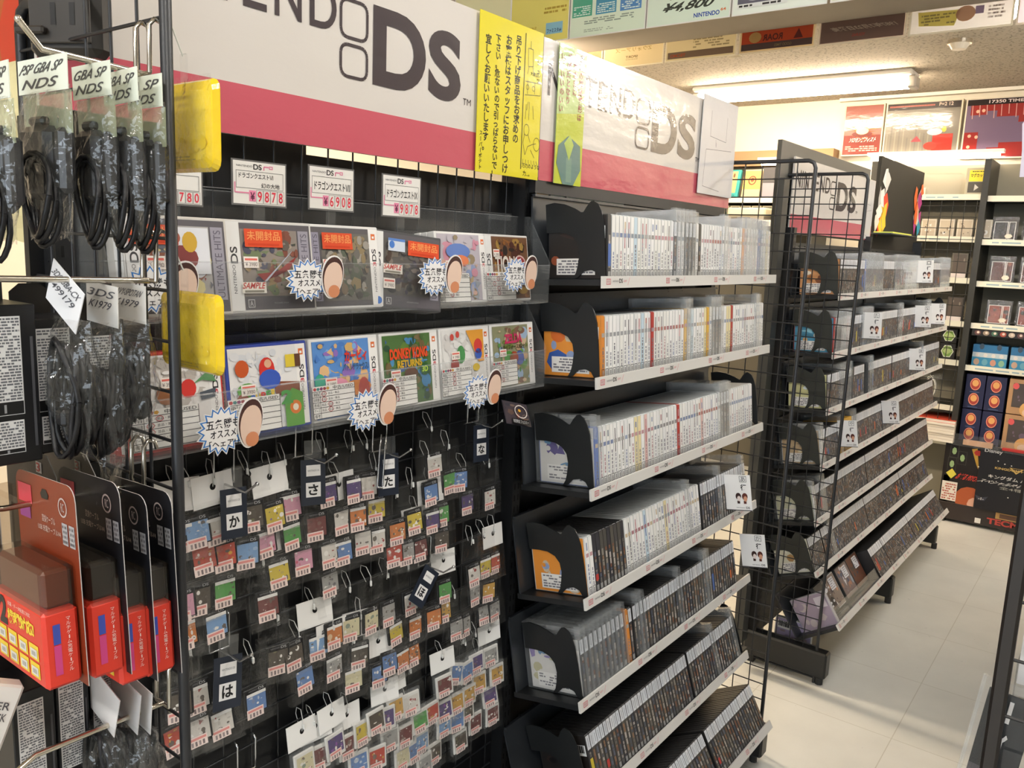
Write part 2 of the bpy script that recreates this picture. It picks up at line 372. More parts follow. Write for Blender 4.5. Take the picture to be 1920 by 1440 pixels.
# near rack, both bays (they share the middle upright)
rackA = thing('gondola_rack', 'black wire-fronted rack of bagged cartridges and clear trays, nearest the camera', 'rack', TR(.43, 0, 0))
rackB = thing('gondola_rack', 'black rack of tilted shelves full of game cases beside the cartridge rack', 'rack', TR(1.36, 0, 0))
rackC = thing('gondola_rack', 'far black rack of tilted shelves beyond the gap in the aisle', 'rack', TR(2.90, .82, 0) @ RZ(-1.0))
XA0, XA1, XB0, XB1 = .43, 1.352, 1.367, 2.30
ZP = H + .105
def rack_body(root, L, ztop, zsolid, y0, foot_y, left=True, yb=1.03, gutter=.0):
    g = MB(); g.box(0, L, yb, yb + .012, .08, zsolid, '0b0c0e', 'steel_black'); g.build('back_panel', root)
    for x in ((.016, L - .013) if left else (L - .013,)):
        g = MB(); slotted_upright(g, x, x + .026, yb - .03, yb + .03, 0, ztop); g.build('upright', root)
        f = MB(); f.box(x - .012, x + .038, foot_y, yb, .028, .125, '161718', 'steel_black', .006); f.tube([(x + .013, foot_y + .03, 0), (x + .013, foot_y + .03, .03)], .012, '2a2a2a', 'rubber', 8); f.build('foot', root)
rack_body(rackA, .93, H + .26, H + .122, 0, .70)
rack_body(rackB, .93, H + .26, ZP, 0, .72, False)
# wire mesh of the cartridge bay
YM = 1.022
g = MB()
for i in range(18): x = .035 + i * .05; g.tube([(x, YM, .30), (x, YM, H + .15)], .0016, '111214', 'steel_gloss', 5)
for k in range(26): z = .32 + k * .05; g.tube([(.015, YM - .003, z), (.90, YM - .003, z)], .0018, '17191c', 'steel_gloss', 5)
g.box(.01, .91, YM - .004, YM + .004, H + .145, H + .153, '111214', 'steel_gloss'); o = g.build('wire_mesh', rackA)
g = MB(); g.box(.03, .40, 1.0305, 1.041, H + .11, H + .146, '0e0f11', 'steel_black'); g.build('top_rail', rackA)
g = MB(); g.box(0.01, .92, .72, 1.03, .20, .23, '2b2d30', 'steel_black', .004); g.box(0.01, .92, .717, .722, .19, .235, '3a3c40', 'steel_black'); g.build('base_shelf', rackA)
g = MB(); g.box(0, .93, .985, 1.03, ZP, ZP + .03, '191a1c', 'steel_black'); g.build('top_rail', rackB)

ROWS_B = [(.820, -.073, 3), (.820, -.268, 4), (.818, -.492, 6), (.817, -.722, 10), (.815, -.947, 11), (.800, -1.185, 18), (.712, -1.377, 29)]
ROWS_C = [(.0, -.139, 3), (0, -.340, 3), (0, -.538, 5), (0, -.738, 9), (0, -.943, 12), (-.02, -1.130, 20), (-.115, -1.30, 33)]
LB, LC = .925, 1.86
FB = [TR(1.352, y, H + z + .016) @ RX(-t) for y, z, t in ROWS_B]
FCm = TR(2.90, .82, 0) @ RZ(-1.0)
FC = [FCm @ TR(0, y, H + z + .016) @ RX(-t) for y, z, t in ROWS_C]
iB, iC = TR(1.36, 0, 0).inverted(), FCm.inverted()
for F in FB: tilted_shelf(rackB, iB @ F, LB)
for F in FC:
    tilted_shelf(rackC, iC @ F, LC / 2 - .003); tilted_shelf(rackC, iC @ F @ TR(LC / 2 + .003, 0, 0), LC / 2 - .003)
# far rack body
g = MB(); g.box(-.02, LC + .02, .185, .20, .08, H + .05, '1f2120', 'steel_black'); g.build('back_panel', rackC)
for x in (-.02, LC / 2 - .013, LC - .01):
    g = MB(); slotted_upright(g, x, x + .026, .16, .21, 0, H + .10); g.build('upright', rackC)
    f = MB(); f.box(x - .012, x + .038, -.105 + .01 * x, .2, .03, .125, '1b1c1b', 'steel_black', .006); f.tube([(x + .013, -.08, 0), (x + .013, -.08, .03)], .014, '2a2a2a', 'rubber', 8); f.build('foot', rackC)
g = MB(); g.box(-.10, .95, .20, .215, H + .08, H + .385, '54524c', 'steel_black'); g.box(-.10, -.05, .18, .215, .1, H + .26, '3a3b38', 'steel_black'); g.build('backboard', rackC)
g = MB(); g.box(1.10, LC + .06, .20, .215, H + .05, H + .46, '26241f', 'paper'); bb_ = g.build('header_board', rackC); bb_['label'] = 'black header board with bright cut-outs'
rr = random.Random(3)
for cx, cols in ((1.17, ('c8c4bc', 'e04830', 'f0e8e0', 'f2c23c', 'd8d4cc')), (1.86, ('d8d0c0', 'e87038', 'c04a90', '3a9ab0', 'e0b088', 'b03c80'))):
    g = MB()
    for k in range(14):
        c = cols[k % len(cols)]; x = cx + (rr.random() - .5) * .14; z = H + .27 + (rr.random() - .5) * .22
        g.poly([(x + .05 * rr.random() * cos(a) + .012 * cos(a), z + (.07 * rr.random() + .01) * sin(a)) for a in (0, 1.2, 2.3, 3.2, 4.4, 5.4)], c, .198 - .0003 * k, 'paper')
    g.build('cut_out', bb_)
g = MB(); g.box(1.0, 1.45, .10, .20, H + .115, H + .12, '3a3c3c', 'steel_black'); g.box(1.02, 1.36, .10, .18, H + .12, H + .126, 'd8dc60', 'paper'); g.build('top_tray', rackC)

# ---------------------------------------------------------------- wire panels at the rack ends
def wire_panel(x, yfront, label, depth=.30, ztop=H + .262, z0=.0, zig=0, M=None):
    t = thing('wire_panel', label, 'wire panel', M or TR(x, yfront, 0))
    f = MB(); r = .0058
    f.tube([(0, 0, z0), (0, 0, ztop - .02), (0, .006, ztop - .006), (0, .02, ztop), (0, depth - .02, ztop), (0, depth - .006, ztop - .006), (0, depth, ztop - .02), (0, depth, z0)], r, '222326', 'steel_black', 8)
    f.tube([(0, 0, z0 + .02), (0, depth, z0 + .02)], r * .8, '222326', 'steel_black', 6); f.build('frame', t)
    w = MB()
    for i in range(1, 6): w.tube([(0, i * .05, z0 + .02), (0, i * .05, ztop)], .0018, '1e1f22', 'steel_black', 5)
    z = ztop - .048
    while z > z0 + .04: w.tube([(-.002, 0, z), (-.002, depth, z)], .0019, '1e1f22', 'steel_black', 5); z -= .05
    w.build('wires', t)
    return t
panelA = wire_panel(.44, .746, 'tall black wire panel at the near end of the cartridge rack', ztop=H + .241)
panelB = wire_panel(2.345, .755, 'tall black wire panel at the far end of the tilted white-case shelves')
panelC = wire_panel(2.888, .757, 'tall black wire panel standing at the near end of the far rack', ztop=H + .277)

# ---------------------------------------------------------------- header signs
LET_A = ((.100, .148), (.158, .165), (.178, .226), (.232, .272), (.281, .321), (.335, .384), (.399, .452), (.461, .517), (.530, .657), (.664, .752), (.760, .783))
LET_B = ((.020, .070), (.083, .090), (.104, .153), (.163, .211), (.221, .260), (.274, .322), (.336, .390), (.402, .468), (.483, .622), (.630, .737), (.745, .769))
def sign(label, x0, x1, z0, M=TR(0, 0, 0), lets=LET_B, h=.27, red=.243, S_col='473f41'):
    w = x1 - x0
    t = thing('header_sign', label, 'sign', M @ TR(x0, 0, z0)); g = MB(); g.box(0, w, 0, .006, 0, h, 'cbc4bc', 'plastic')
    K = '473f41'; Z = lambda a: a * h
    g.rect(0, 0, w, h, 'd9d2ca', -.0006, 'laminate'); g.rect(0, 0, w, h * red, 'c65c69', -.0010, 'laminate')
    for ch, (a, c) in zip('NINTEND', lets): g.tbox(ch, w * a, Z(.61), w * c, Z(.84), K, -.0014, .008, 'laminate')
    xa, xb = w * lets[7][0], w * lets[7][1]
    for za, zb in ((.605, .80), (.40, .568)):
        r = .012; pts = []
        for cx, cz, a in ((xb - r, Z(zb) - r, 0), (xa + r, Z(zb) - r, 90), (xa + r, Z(za) + r, 180), (xb - r, Z(za) + r, 270)):
            pts += [(cx + r * cos(radians(a + q)), cz + r * sin(radians(a + q))) for q in (0, 30, 60, 90)]
        g.line(pts + pts[:1], .0048, K, -.0014, 'laminate')
    g.tbox('D', w * lets[8][0], Z(.39), w * lets[8][1], Z(.82), K, -.0014, .035, 'laminate'); g.tbox('S', w * lets[9][0], Z(.395), w * lets[9][1], Z(.81), S_col, -.0014, .035, 'laminate')
    g.tbox('TM', w * lets[10][0], Z(.40), w * lets[10][1], Z(.44), K, -.0014, 0, 'laminate')
    g.build('sign_board', t); return t
sign('long white and red header sign with large dark lettering above the hanging cartridges', XA0, XA1 + .002, H + .13, TR(0, .985, 0), LET_A)
sign('white and red header sign above the tilted shelves, lettering partly lost in glare', XB0, XB1 + .012, H + .13, TR(0, .985, 0), red=.29)
sign('small white and red header sign on the far rack behind the wire panels', -.005, .99, H + .085, FCm @ TR(0, .185, 0), h=.255)

def notice(label, cols, x0, x1, z0, z1, bg, draw, name='notice', M=TR(0, .978, 0), mm='laminate'):
    t = thing(name, label, 'notice', M @ TR(x0, 0, z0)); g = MB(); g.box(0, x1 - x0, 0, .0012, 0, z1 - z0, bg, 'paper'); g.rect(0, 0, x1 - x0, z1 - z0, bg, -.0004, mm)
    draw(g, x1 - x0, z1 - z0); g.build('sheet', t); return t
def draw_yellow(g, w, h):
    r = random.Random(4); K = '2c2a1c'; s = .0165
    for k, (tx, q) in enumerate((('吊り下げ商品をお求めの', 1.0), ('お客様はスタッフにお申しつけ', 1.0), ('下さい。危ないので引っぱらないで!', .84), ('宜しくお願いいたします。', .95))):
        g.vtext(tx, w * (.545 - .155 * k), h * (.93 - .02 * k), s * q * 1.12, s * q * 1.06, K, -.0008, .022, 'laminate', .002, r)
    g.vtext('スーパーポテト', w * .035, h * .265, .0095, .0098, K, -.0008, .01, 'laminate')
    g.line([(w * .70, h * .96), (w * .695, h * .5), (w * .70, h * .06)], .0022, K, -.0008, 'laminate')
    g.vtext('シュッ', w * .9, h * .82, .012, .016, K, -.0008, .01, 'laminate'); g.text('大衆はい', w * .80, h * .70, .008, K, -.0008, 0, 'laminate')
    g.text('万力のような', w * .715, h * .075, .0098, K, -.0008, .01, 'laminate'); g.text('力...。', w * .735, h * .02, .011, K, -.0008, .01, 'laminate')
    # the little sketches: a hand pulling a pack, a box, two figures as scribbles
    L = lambda pts: g.line([(w * a, h * b_) for a, b_ in pts], .0011, '55502a', -.0008, 'laminate')
    L([(.75, .87), (.83, .87), (.84, .76), (.76, .75), (.75, .87)]); L([(.79, .87), (.79, .92)]); L([(.77, .75), (.75, .70)]); L([(.83, .76), (.86, .70)])
    L([(.72, .65), (.98, .66), (.98, .58), (.72, .56)]); L([(.76, .66), (.76, .57)]); L([(.88, .66), (.88, .58)])
    for cx in (.76, .86): g.ring(w * cx, h * .615, .005, .005, .001, '55502a', -.0008, 10, 'laminate')
    L([(.75, .5), (.74, .40)]); L([(.80, .52), (.80, .40)]); L([(.86, .5), (.88, .41)]); L([(.78, .52), (.76, .46)])
    g.ring(w * .77, h * .33, .009, .011, .0011, '55502a', -.0008, 12, 'laminate'); g.ring(w * .95, h * .245, .011, .013, .0011, '55502a', -.0008, 12, 'laminate')
    L([(.74, .30), (.72, .24), (.76, .16), (.80, .22), (.88, .24), (.94, .25)]); L([(.80, .30), (.84, .25)]); L([(.85, .20), (.92, .15)])
    for q in range(6): L([(.73 + .045 * q, .13), (.725 + .05 * q, .10)])
notice('tall yellow notice handwritten in Japanese with small sketches', 0, 1.165, 1.356, H + .128, H + .402, 'e3d433', draw_yellow)
def draw_green(g, w, h):
    r = random.Random(9)
    g.poly([(0, 0), (w, 0), (w, h * .55), (0, h * .5)], 'b9c23a', -.0006, 'laminate')
    for k, tx in enumerate(('店内の写真撮影は', 'お客さまに', 'ご迷惑となり', 'いいいいのいい')):
        g.vtext(tx, w * (.74 - .23 * k), h * (.97 - .01 * k), .0155, .0165, '8a3a2c', -.0010, .03, 'laminate', .002, r)
    for pts, c in ((((.1, .28), (.45, .36), (.9, .3), (.95, .12), (.7, 0), (.3, 0), (.05, .15)), '5d7d78'), (((.3, .3), (.5, .18), (.65, .3), (.5, .37)), 'a9bd55'), (((.4, .2), (.6, .2), (.62, .02), (.42, .02)), '6f8f80')):
        g.poly([(w * a, h * c_) for a, c_ in pts], c, -.0011 - .0003 * ord(c[0]) / 100, 'laminate')
notice('tall narrow green notice with reddish writing taped over the glare-struck header sign', 0, 1.412, 1.512, H + .128, H + .398, 'b3c77c', draw_green)
def draw_white(g, w, h):
    K = '75757a'
    L = lambda pts: g.line([(w * a, h * c) for a, c in pts], .0012, K, -.0008, 'laminate')
    L([(.24, .86), (.24, .6), (.7, .58), (.7, .84)]); L([(.4, .58), (.42, .5)]); L([(.15, .46), (.12, .08), (.6, .05)]); L([(.15, .46), (.88, .5)]); L([(.42, .55), (.42, .50)])
notice('white drawing of outlined boxes on paper at the far end of the glare-struck sign', 0, 2.085, 2.312, H + .158, H + .412, 'd5d2d2', draw_white)
notice('narrow white drawing of outlined boxes on the small far header sign', 0, .84, .975, H + .09, H + .335, 'd2d0ce', draw_white, M=FCm @ TR(0, .182, 0))
# small flyer edge showing under the glare-struck sign
t = thing('flyer', 'pale flyer with dark pictures peeping out under the green notice', 'flyer', TR(1.372, .99, H + .098)); g = MB(); g.box(0, .35, 0, .002, 0, .05, 'cfd6c8', 'paper')
g.rect(0, 0, .045, .05, 'd8b890', -.0005); g.text('V', .008, .012, .02, '5a2a20', -.0008, .02); g.rect(.03, .016, .042, .02, '201a18', -.0008)
for k in range(5): g.poly([(.10 + .04 * k, .01), (.13 + .04 * k, .008), (.135 + .04 * k, .036), (.105 + .04 * k, .03)], ('3a4048', 'aeb4b0', '4a505a', '8a9490', '3c4450')[k], -.0006)
g.build('sheet', t)

# ================================================================ game cases standing on the tilted shelves
TH = .0146
MARKS = ['c09498', 'a8787e', '9aa4ba', '7c88a8', '9a9a9c', 'c8a8ac', 'a8a4a0', '8e8a8a', 'b07870', '88929a', 'c8b494', '9c8c94']
BODY_LITE, BODY_DARK = 'c4c6c4', '2b2a2a'
def case_print(g, x, kind, r, mark=None, stripe=None, small=False, t=TH, h=.124, tone=0):
    """the printed spine, facing the aisle"""
    a, e = x + .0007, x + t - .0012; y = .0035; mid = (a + e) / 2
    if kind in 'wryob':
        base = {'w': ('f0eeea', 'eceae4', 'f3f1ee', 'e9e8e6')[r.randrange(4)], 'r': 'b03a32', 'y': 'e0b040', 'o': 'd88a3a', 'b': '5f79b8'}[kind]
        if kind == 'w' and r.random() < .06: base = r.choice(('e8d9a8', 'd8d4e4', 'e4c0b8', 'c8dae4'))
        g.rect(a, .002, e, h - .002, base, y)
        if stripe: g.rect(mid - .0014, h * (.42 + .1 * r.random()), mid + .0014, h * .90, stripe, y - .0003)
        c = mark or r.choice(MARKS); g.rect(a + .0016, h * .655, e - .0016, h * .72, c, y - .0004)
        q = h * (.38 + .2 * r.random()); z = q
        ink = r.choice(('9a9aa0', '84848a', 'b08a8e', '8a92aa', '98988f', '74747a'))
        while z > h * .2:
            dl = .003 + .006 * r.random(); g.rect(mid - .0016 - .001 * r.random(), z - dl, mid + .0022, z, ink, y - .0004); z -= dl + .002
        if r.random() < .3: g.rect(mid - .0025, h * (.76 + .06 * r.random()), mid + .0025, h * .9, r.choice(MARKS), y - .0004)
        g.frame(a + .0012, h * .03, e - .0012, h * .15, .0013, '3f3f41', y - .0004); g.rect(mid - .0018, h * .05, mid + .0018, h * .12, '8c8c8c', y - .0005)
    else:
        base = ('3c3a38', '444242', '35343a', '4d4a46', '54504a')[r.randrange(5)]
        g.rect(a, .002, e, h - .002, base, y)
        top = ('e2e5ea', 'dfe2e6', 'd8dade', 'e8e8ea')[r.randrange(4)]
        if kind != 'k': g.rect(a, h * .73, e, h - .003, top, y - .0003)
        if kind != 'k': g.rect(mid - .001, h * .77, mid + .0015, h * .93, 'a6a8ae', y - .0005)
        z = h * .68
        while z > h * .17:
            dl = .004 + .010 * r.random()
            g.rect(mid - .002 - .0016 * r.random(), z - dl, mid + .003, z, r.choice(('6a6660', '8c867c', '5a6070', 'a09890', '78503c', '48505c', '8a6a50', 'b8b0a8')), y - .0004); z -= dl + .003 * r.random()
        if r.random() < .08: g.rect(a + .001, h * .2, e - .001, h * (.3 + .3 * r.random()), r.choice(('b8403a', 'c8b43c', '4a68a8', 'c86a3a')), y - .0006)
        g.rect(a + .002, h * .03, e - .002, h * .12, '9a9a98' if r.random() < .6 else '5a5a5a', y - .0004)
def case_body(g, x, kind, t=TH, h=.124, d=.137):
    c = BODY_LITE if kind == 'w' else {'r': '9c2f2a', 'y': 'd0a236', 'o': 'c88038', 'b': '5068a8'}.get(kind, BODY_DARK)
    g.box(x, x + t - .0010, .004, .004 + d, 0, h, c, 'plastic', .0014)
    # paper sleeve and the seam seen along the top edge
    g.face([(x + t * .25, .012, h + .0002), (x + t * .72, .012, h + .0002), (x + t * .72, .13, h + .0002), (x + t * .25, .13, h + .0002)], '9ea2a2' if kind == 'w' else ('3a3a3a' if kind in 'dk' else c), 'plastic')
def case_sides(g, x, t, kind, seed, left=True, h=.124):
    """cover art on the side of an end case"""
    xs = x - .0002 if left else x + t - .0004
    T0 = g.T.copy(); g.T = T0 @ TR(xs, .14, 0) @ RZ(-90)
    g.art(.002, .002, .134, h - .002, seed[1], seed[0], 0, 14)
    g.rect(.02, .008, .11, .04, 'e8e4de', -.0012); g.dashes(.024, .010, .105, .038, 5, '77757a', -.0014, random.Random(seed[0]))
    if len(seed) > 2: g.rect(.090, .078, .132, .102, 'eeeeec', -.0012); g.dashes(.094, .081, .128, .099, 1, '222222', -.0014, random.Random(2), .9, .9)
    g.T = T0
def keeper(g, x, w, lite=True):
    g.box(x - .0012, x + w + .0004, -.002, .148, -.0005, .147, 'ffffff', 'keeper')
    for y in (.002, .05, .10): g.box(x, x + w - .001, y, y + .034, .138, .1465, 'ffffff', 'keeper')
    g.box(x, x + .0015, -.003, .012, .10, .151, 'ffffff', 'keeper')

KIND_WORDS = {'w': 'white-spined game case', 'r': 'red game case', 'y': 'yellow game case', 'o': 'orange game case', 'b': 'blue game case', 'd': 'dark game case with white spine top', 'k': 'all-black game case'}
ROWN = ['top', 'second', 'third', 'fourth', 'fifth', 'sixth', 'lowest']
def fill_row(M, spec, row, rack, seed, individuals, stuff=None, x0=.03, col=None, xmax=None, endart=None):
    """spec: letters with counts, capital = inside a clear keeper, g = gap of n cm"""
    r = random.Random(seed); x = x0; n = 0; first = True
    for kind, cnt in spec:
        if kind == 'g': x += cnt * .01; continue
        mark = r.choice(MARKS)
        for i in range(cnt):
            up = kind.isupper(); k = kind.lower(); t = TH * (1 + .04 * (r.random() - .5)); w = t + (.0042 if up else 0)
            if xmax and x + w > xmax: return x
            n += 1
            if r.random() < .25: mark = r.choice(MARKS)
            stripe = None
            if k == 'w' and r.random() < .28: stripe = r.choice(('2a2a2c', '2a2a2c', '3a4a8a', 'a04048'))
            if n <= individuals:
                name = ('white_game_case' if k == 'w' else 'coloured_game_case' if k in 'ryob' else 'black_game_case')
                g = MB(); case_body(g, 0, k, t); case_print(g, 0, k, r, mark, stripe, t=t)
                if endart and first: case_sides(g, 0, t, k, endart)
                o = g.build(name, None, M @ TR(x + (.002 if up else 0), 0, .0012 if up else .0002) @ RY((r.random() - .5) * 1.0))
                ex = ' in a clear keeper' if up else ''
                tag(o, f'{KIND_WORDS[k]}{ex}, {nth(n)} from the cat bookend, {ROWN[row]} shelf, {rack}'.replace('dark game case with white spine top in a clear', 'dark game case in a clear'), 'game case', f'game cases on the {ROWN[row]} shelf of the {rack}')
                if up:
                    q = MB(); keeper(q, -.0018, t + .0034, k == 'w'); q.build('clear_keeper', o)
            else:
                T0 = stuff.T.copy(); stuff.T = M @ TR(x, 0, .0004); case_body(stuff, 0, k, t); case_print(stuff, 0, k, r, mark, stripe, t=t)
                if up: keeper(stuff, -.001, t + .002)
                stuff.T = T0
            x += w; first = False
    return x
A1, A2, A3 = ('2a2624', '1d1b1c', '6a3a2a', '8c4a30', '3a2c28'), ('e0903a', '3a5aa0', 'c8b8a0', 'd06a30', '8c9cc0'), ('d8d4ce', '8c7ab0', 'c0b890', '5a8ab0', '4a3a80')
SPEC_B = [
    [('k', 1), ('w', 18), ('D', 1), ('W', 2), ('D', 3), ('w', 1), ('k', 1), ('w', 8), ('W', 2), ('w', 5), ('W', 1), ('o', 1), ('W', 5), ('B', 1), ('W', 3), ('w', 5)],
    [('o', 1), ('w', 13), ('r', 1), ('w', 10), ('Y', 1), ('W', 1), ('w', 6), ('y', 1), ('W', 1), ('D', 3), ('w', 4), ('r', 1), ('w', 10), ('W', 2), ('w', 5)],
    [('B', 1), ('w', 24), ('r', 1), ('w', 15), ('W', 1), ('D', 3), ('w', 11)],
    [('w', 2), ('k', 9), ('w', 21), ('W', 1), ('w', 4), ('g', 1), ('d', 7), ('D', 1), ('d', 10), ('D', 1), ('d', 1)],
    [('D', 10), ('g', .6), ('o', 1), ('d', 1), ('g', .5), ('d', 1), ('D', 2), ('d', 12), ('D', 1), ('d', 9), ('D', 2), ('d', 12)],
    [('g', 5), ('d', 1), ('d', 33), ('g', 1), ('d', 10), ('D', 1), ('d', 8), ('D', 1)],
    [('g', 6), ('d', 18), ('d', 15), ('g', 1.2), ('d', 22)],
]
stuffC = MB()
ENDS = [(1, A1, 1), (2, A2, 1), (3, A3), (4, A2), (5, A3), (6, A1, 1), None]
for i, sp in enumerate(SPEC_B): fill_row(FB[i], sp, i, 'near rack', 40 + i, 999, stuffC, .034, xmax=LB - .012, endart=ENDS[i])
SPEC_C = [
    [('d', 20), ('B', 1), ('D', 12), ('d', 12), ('g', .5), ('D', 10), ('W', 12), ('d', 30), ('D', 22)],
    [('r', 1), ('D', 4), ('W', 6), ('d', 8), ('D', 8), ('d', 26), ('g', 1), ('D', 4), ('d', 30), ('W', 5), ('d', 40)],
    [('d', 9), ('D', 8), ('g', 2), ('k', 1), ('d', 9), ('g', 6), ('D', 3), ('d', 20), ('g', 1), ('d', 36), ('D', 2), ('d', 40)],
    [('W', 2), ('d', 12), ('g', 2), ('Y', 1), ('y', 9), ('D', 3), ('d', 25), ('g', .5), ('d', 40), ('g', .5), ('d', 40)],
    [('W', 1), ('d', 4), ('D', 3), ('d', 36), ('g', .6), ('d', 36), ('g', .6), ('d', 48)],
    [('d', 9), ('g', 1), ('d', 5), ('D', 2), ('d', 30), ('g', .5), ('d', 40), ('g', .5), ('d', 48)],
    [('g', 58), ('d', 12), ('g', .5), ('d', 30), ('g', .5), ('d', 48)],
]
NC = [21, 21, 19, 26, 16, 16, 16]
ENDC = [(11, ('c89060', 'a0683a', 'e8dcc8', '7a4a30')), (12, ('4a8aa8', '8cc0d0', 'c8a070', 'd8d8d0')), (13, ('c8c490', '8a8a5a', 'c05a3a', 'd8e0e4')), (14, ('b89868', '8a7050', 'd8c8a0')), (15, ('c8c8a8', '6a8a8a', 'e0dcc8')), (16, ('d8d4c0', 'b08a5a', 'e4e4d8')), None]
for i, sp in enumerate(SPEC_C): fill_row(FC[i], sp, i, 'far rack', 80 + i, NC[i], stuffC, .03, xmax=LC - .03, endart=ENDC[i])
o = stuffC.build('black_game_cases'); tag(o, 'dark game cases packed tightly along the rest of the far rack shelves', 'game cases', None, 'stuff')

# front-facing cases at the near end of the far rack's lowest shelf
for k, (x, cols, extra) in enumerate(((.08, ('2c2a2c', '3a3a3c', 'd8d8dc'), 0), (.16, ('8a7a70', 'e4e0dc', '3a3030', 'c89070', '5a4a50'), 1), (.32, ('7a6a68', 'd0ccd0', 'a87860', '4a5068', '8c98a8'), 1), (.46, ('5a3424', '6a4028', '3c3430', '2c3444'), 1))):
    g = MB(); g.box(0, .137, .05, .066, .012, .136, '3a3a3a' if k != 1 else 'c8c8c8', 'plastic', .0015); g.art(.004, .016, .133, .132, cols, 70 + k, .0495, 22)
    if extra: g.rect(.06, .08, .11, .125, 'dcdce2', .0475); g.dashes(.064, .083, .106, .122, 5, '8a8a90', .0474, random.Random(k))
    o = g.build('display_game_case', None, FC[6] @ TR(x, 0, 0)); tag(o, ('dark case half hidden behind the panel frame on the far rack bottom shelf', 'front-facing case with white figure art on the far rack bottom shelf', 'front-facing greyish case with barcode label on the far rack bottom shelf', 'front-facing brown case with pale sticker on the far rack bottom shelf')[k], 'game case')
t = thing('price_tray', 'clear sloping tray along the front of the far rack bottom shelf', 'tray', FC[6]); g = MB(); g.box(.04, .58, .0, .003, .002, .05, 'ffffff', 'acrylic'); g.box(.04, .58, .0, .05, .002, .005, 'ffffff', 'acrylic'); g.build('lip', t)
for k, (x, z, ry) in enumerate(((2.93, .20, 0), (2.86, .32, 0))):
    pass
p = P(1456, 1150, X=2.96); q = P(1510, 1225, X=2.96)
g = MB(); T = TR(2.955, p.y, q.z - .012) @ RZ(-90); w = p.y - q.y
g.box(0, .137, 0, .016, 0, .126, 'c4c4c0', 'plastic', .0015); g.art(.003, .003, .134, .123, ('a89cb8', 'c8b8c0', '8a809c', 'd8d0d0', '9a8a8c'), 91, -.0004, 18); g.rect(.01, .085, .06, .115, 'e4e0dc', -.003); g.dashes(.014, .088, .056, .112, 1, '333333', -.0034, random.Random(3), .9, .9)
o = g.build('display_game_case', None, T); tag(o, 'lilac-backed case hung low inside the far wire panel', 'game case')
g = MB(); g.box(0, .137, 0, .018, 0, .124, 'b8b4b8', 'plastic', .0015); g.art(.003, .003, .134, .121, ('a898a8', 'b8a8b0', '8c8094', 'c4b8b8'), 92, -.0004, 16); g.rect(.09, .07, .13, .11, 'd8d0d8', -.003)
o = g.build('display_game_case', None, FC[6] @ TR(.045, .14, -.002) @ RZ(-90)); tag(o, 'pinkish case lying back at the very near end of the far rack bottom shelf', 'game case')

# ---------------------------------------------------------------- cat-shaped bookends
CAT = [(.145, .147), (.124, .150), (.099, .146), (.075, .137), (.061, .129), (.056, .129), (.048, .140), (.039, .149), (.033, .150), (.022, .143), (.015, .129), (.010, .110), (.007, .067), (.005, 0), (.017, .002), (.024, .013), (.037, .018), (.054, .015), (.067, .003), (.080, .0), (.072, .012), (.068, .025), (.064, .048), (.067, .067), (.078, .081), (.096, .089), (.117, .091), (.142, .091)]
def cat(M, x, label, col='1a1c1d'):
    t = thing('cat_bookend', label, 'bookend', M @ TR(x, 0, 0), 'cat-shaped bookends'); g = MB(); g.T = RZ(90); g.slab(CAT, -.0012, .0012, col, 'steel_black'); g.build('plate', t)
    f = MB(); f.box(.001, .05, .01, .14, .0001, .0010, col, 'steel_black'); f.build('foot_plate', t)
for i, F in enumerate(FB):
    if i < 6: cat(F, .030 if i < 5 else .06, f'black cat-shaped metal bookend closing the near end of the {ROWN[i]} shelf, near rack')
    if i in (2, 5): cat(F, LB - .006, f'black cat-shaped metal bookend at the far end of the {ROWN[i]} shelf, near rack')
for i, F in enumerate(FC):
    if i < 6: cat(F, .026, f'black cat-shaped metal bookend behind the wire panel, {ROWN[i]} shelf, far rack', '2c2e2a')
    if i < 2: cat(F, LC - .02, f'black cat-shaped metal bookend at the far end of the {ROWN[i]} shelf, far rack', '26282a')

# ---------------------------------------------------------------- row index cards
def index_card(M, x, z, kana, label, w=.075, h=.098, yy=.006):
    t = thing('index_card', label, 'index card', M @ TR(x, yy, z) @ RZ(-90)); g = MB(); g.box(0, w, 0, .0015, 0, h, 'd8d4ce', 'paper')
    g.rect(0, 0, w, h, 'efece8', -.0004); g.rect(0, 0, w, .0025, '4a484a', -.0008)
    g.frame(w * .60, h * .80, w * .86, h * .97, .0011, '333333', -.0008); g.tbox(kana, w * .64, h * .82, w * .82, h * .95, '2a2a2a', -.0008); g.tbox('行', w * .62, h * .57, w * .84, h * .74, '1c1c1c', -.0008, .03)
    for cx, c1 in ((.52, '3a2420'), (.76, '5a2c22')):   # two plain brown and peach spots
        g.ell(w * cx, h * .40, w * .105, h * .10, c1, -.0008); g.ell(w * (cx + .02), h * .34, w * .07, h * .075, 'd09a7c' if cx > .6 else 'e8d8d0', -.0012); g.rect(w * (cx - .05), h * .20, w * (cx + .05), h * .28, c1, -.0010)
    g.tbox('NINTENDO', w * .42, h * .07, w * .74, h * .10, '55555a', -.0008); g.tbox('DS', w * .78, h * .06, w * .92, h * .12, '2c2c2e', -.0008, .02)
    g.build('card', t)
index_card(FB[3], 2.095 - 1.352, .018, 'あ', 'white index card reading あ行 jutting from the fourth shelf of the near rack')
index_card(FB[4], 2.275 - 1.352 - .012, .030, 'か', 'white index card reading か行 jutting from the fifth shelf of the near rack')
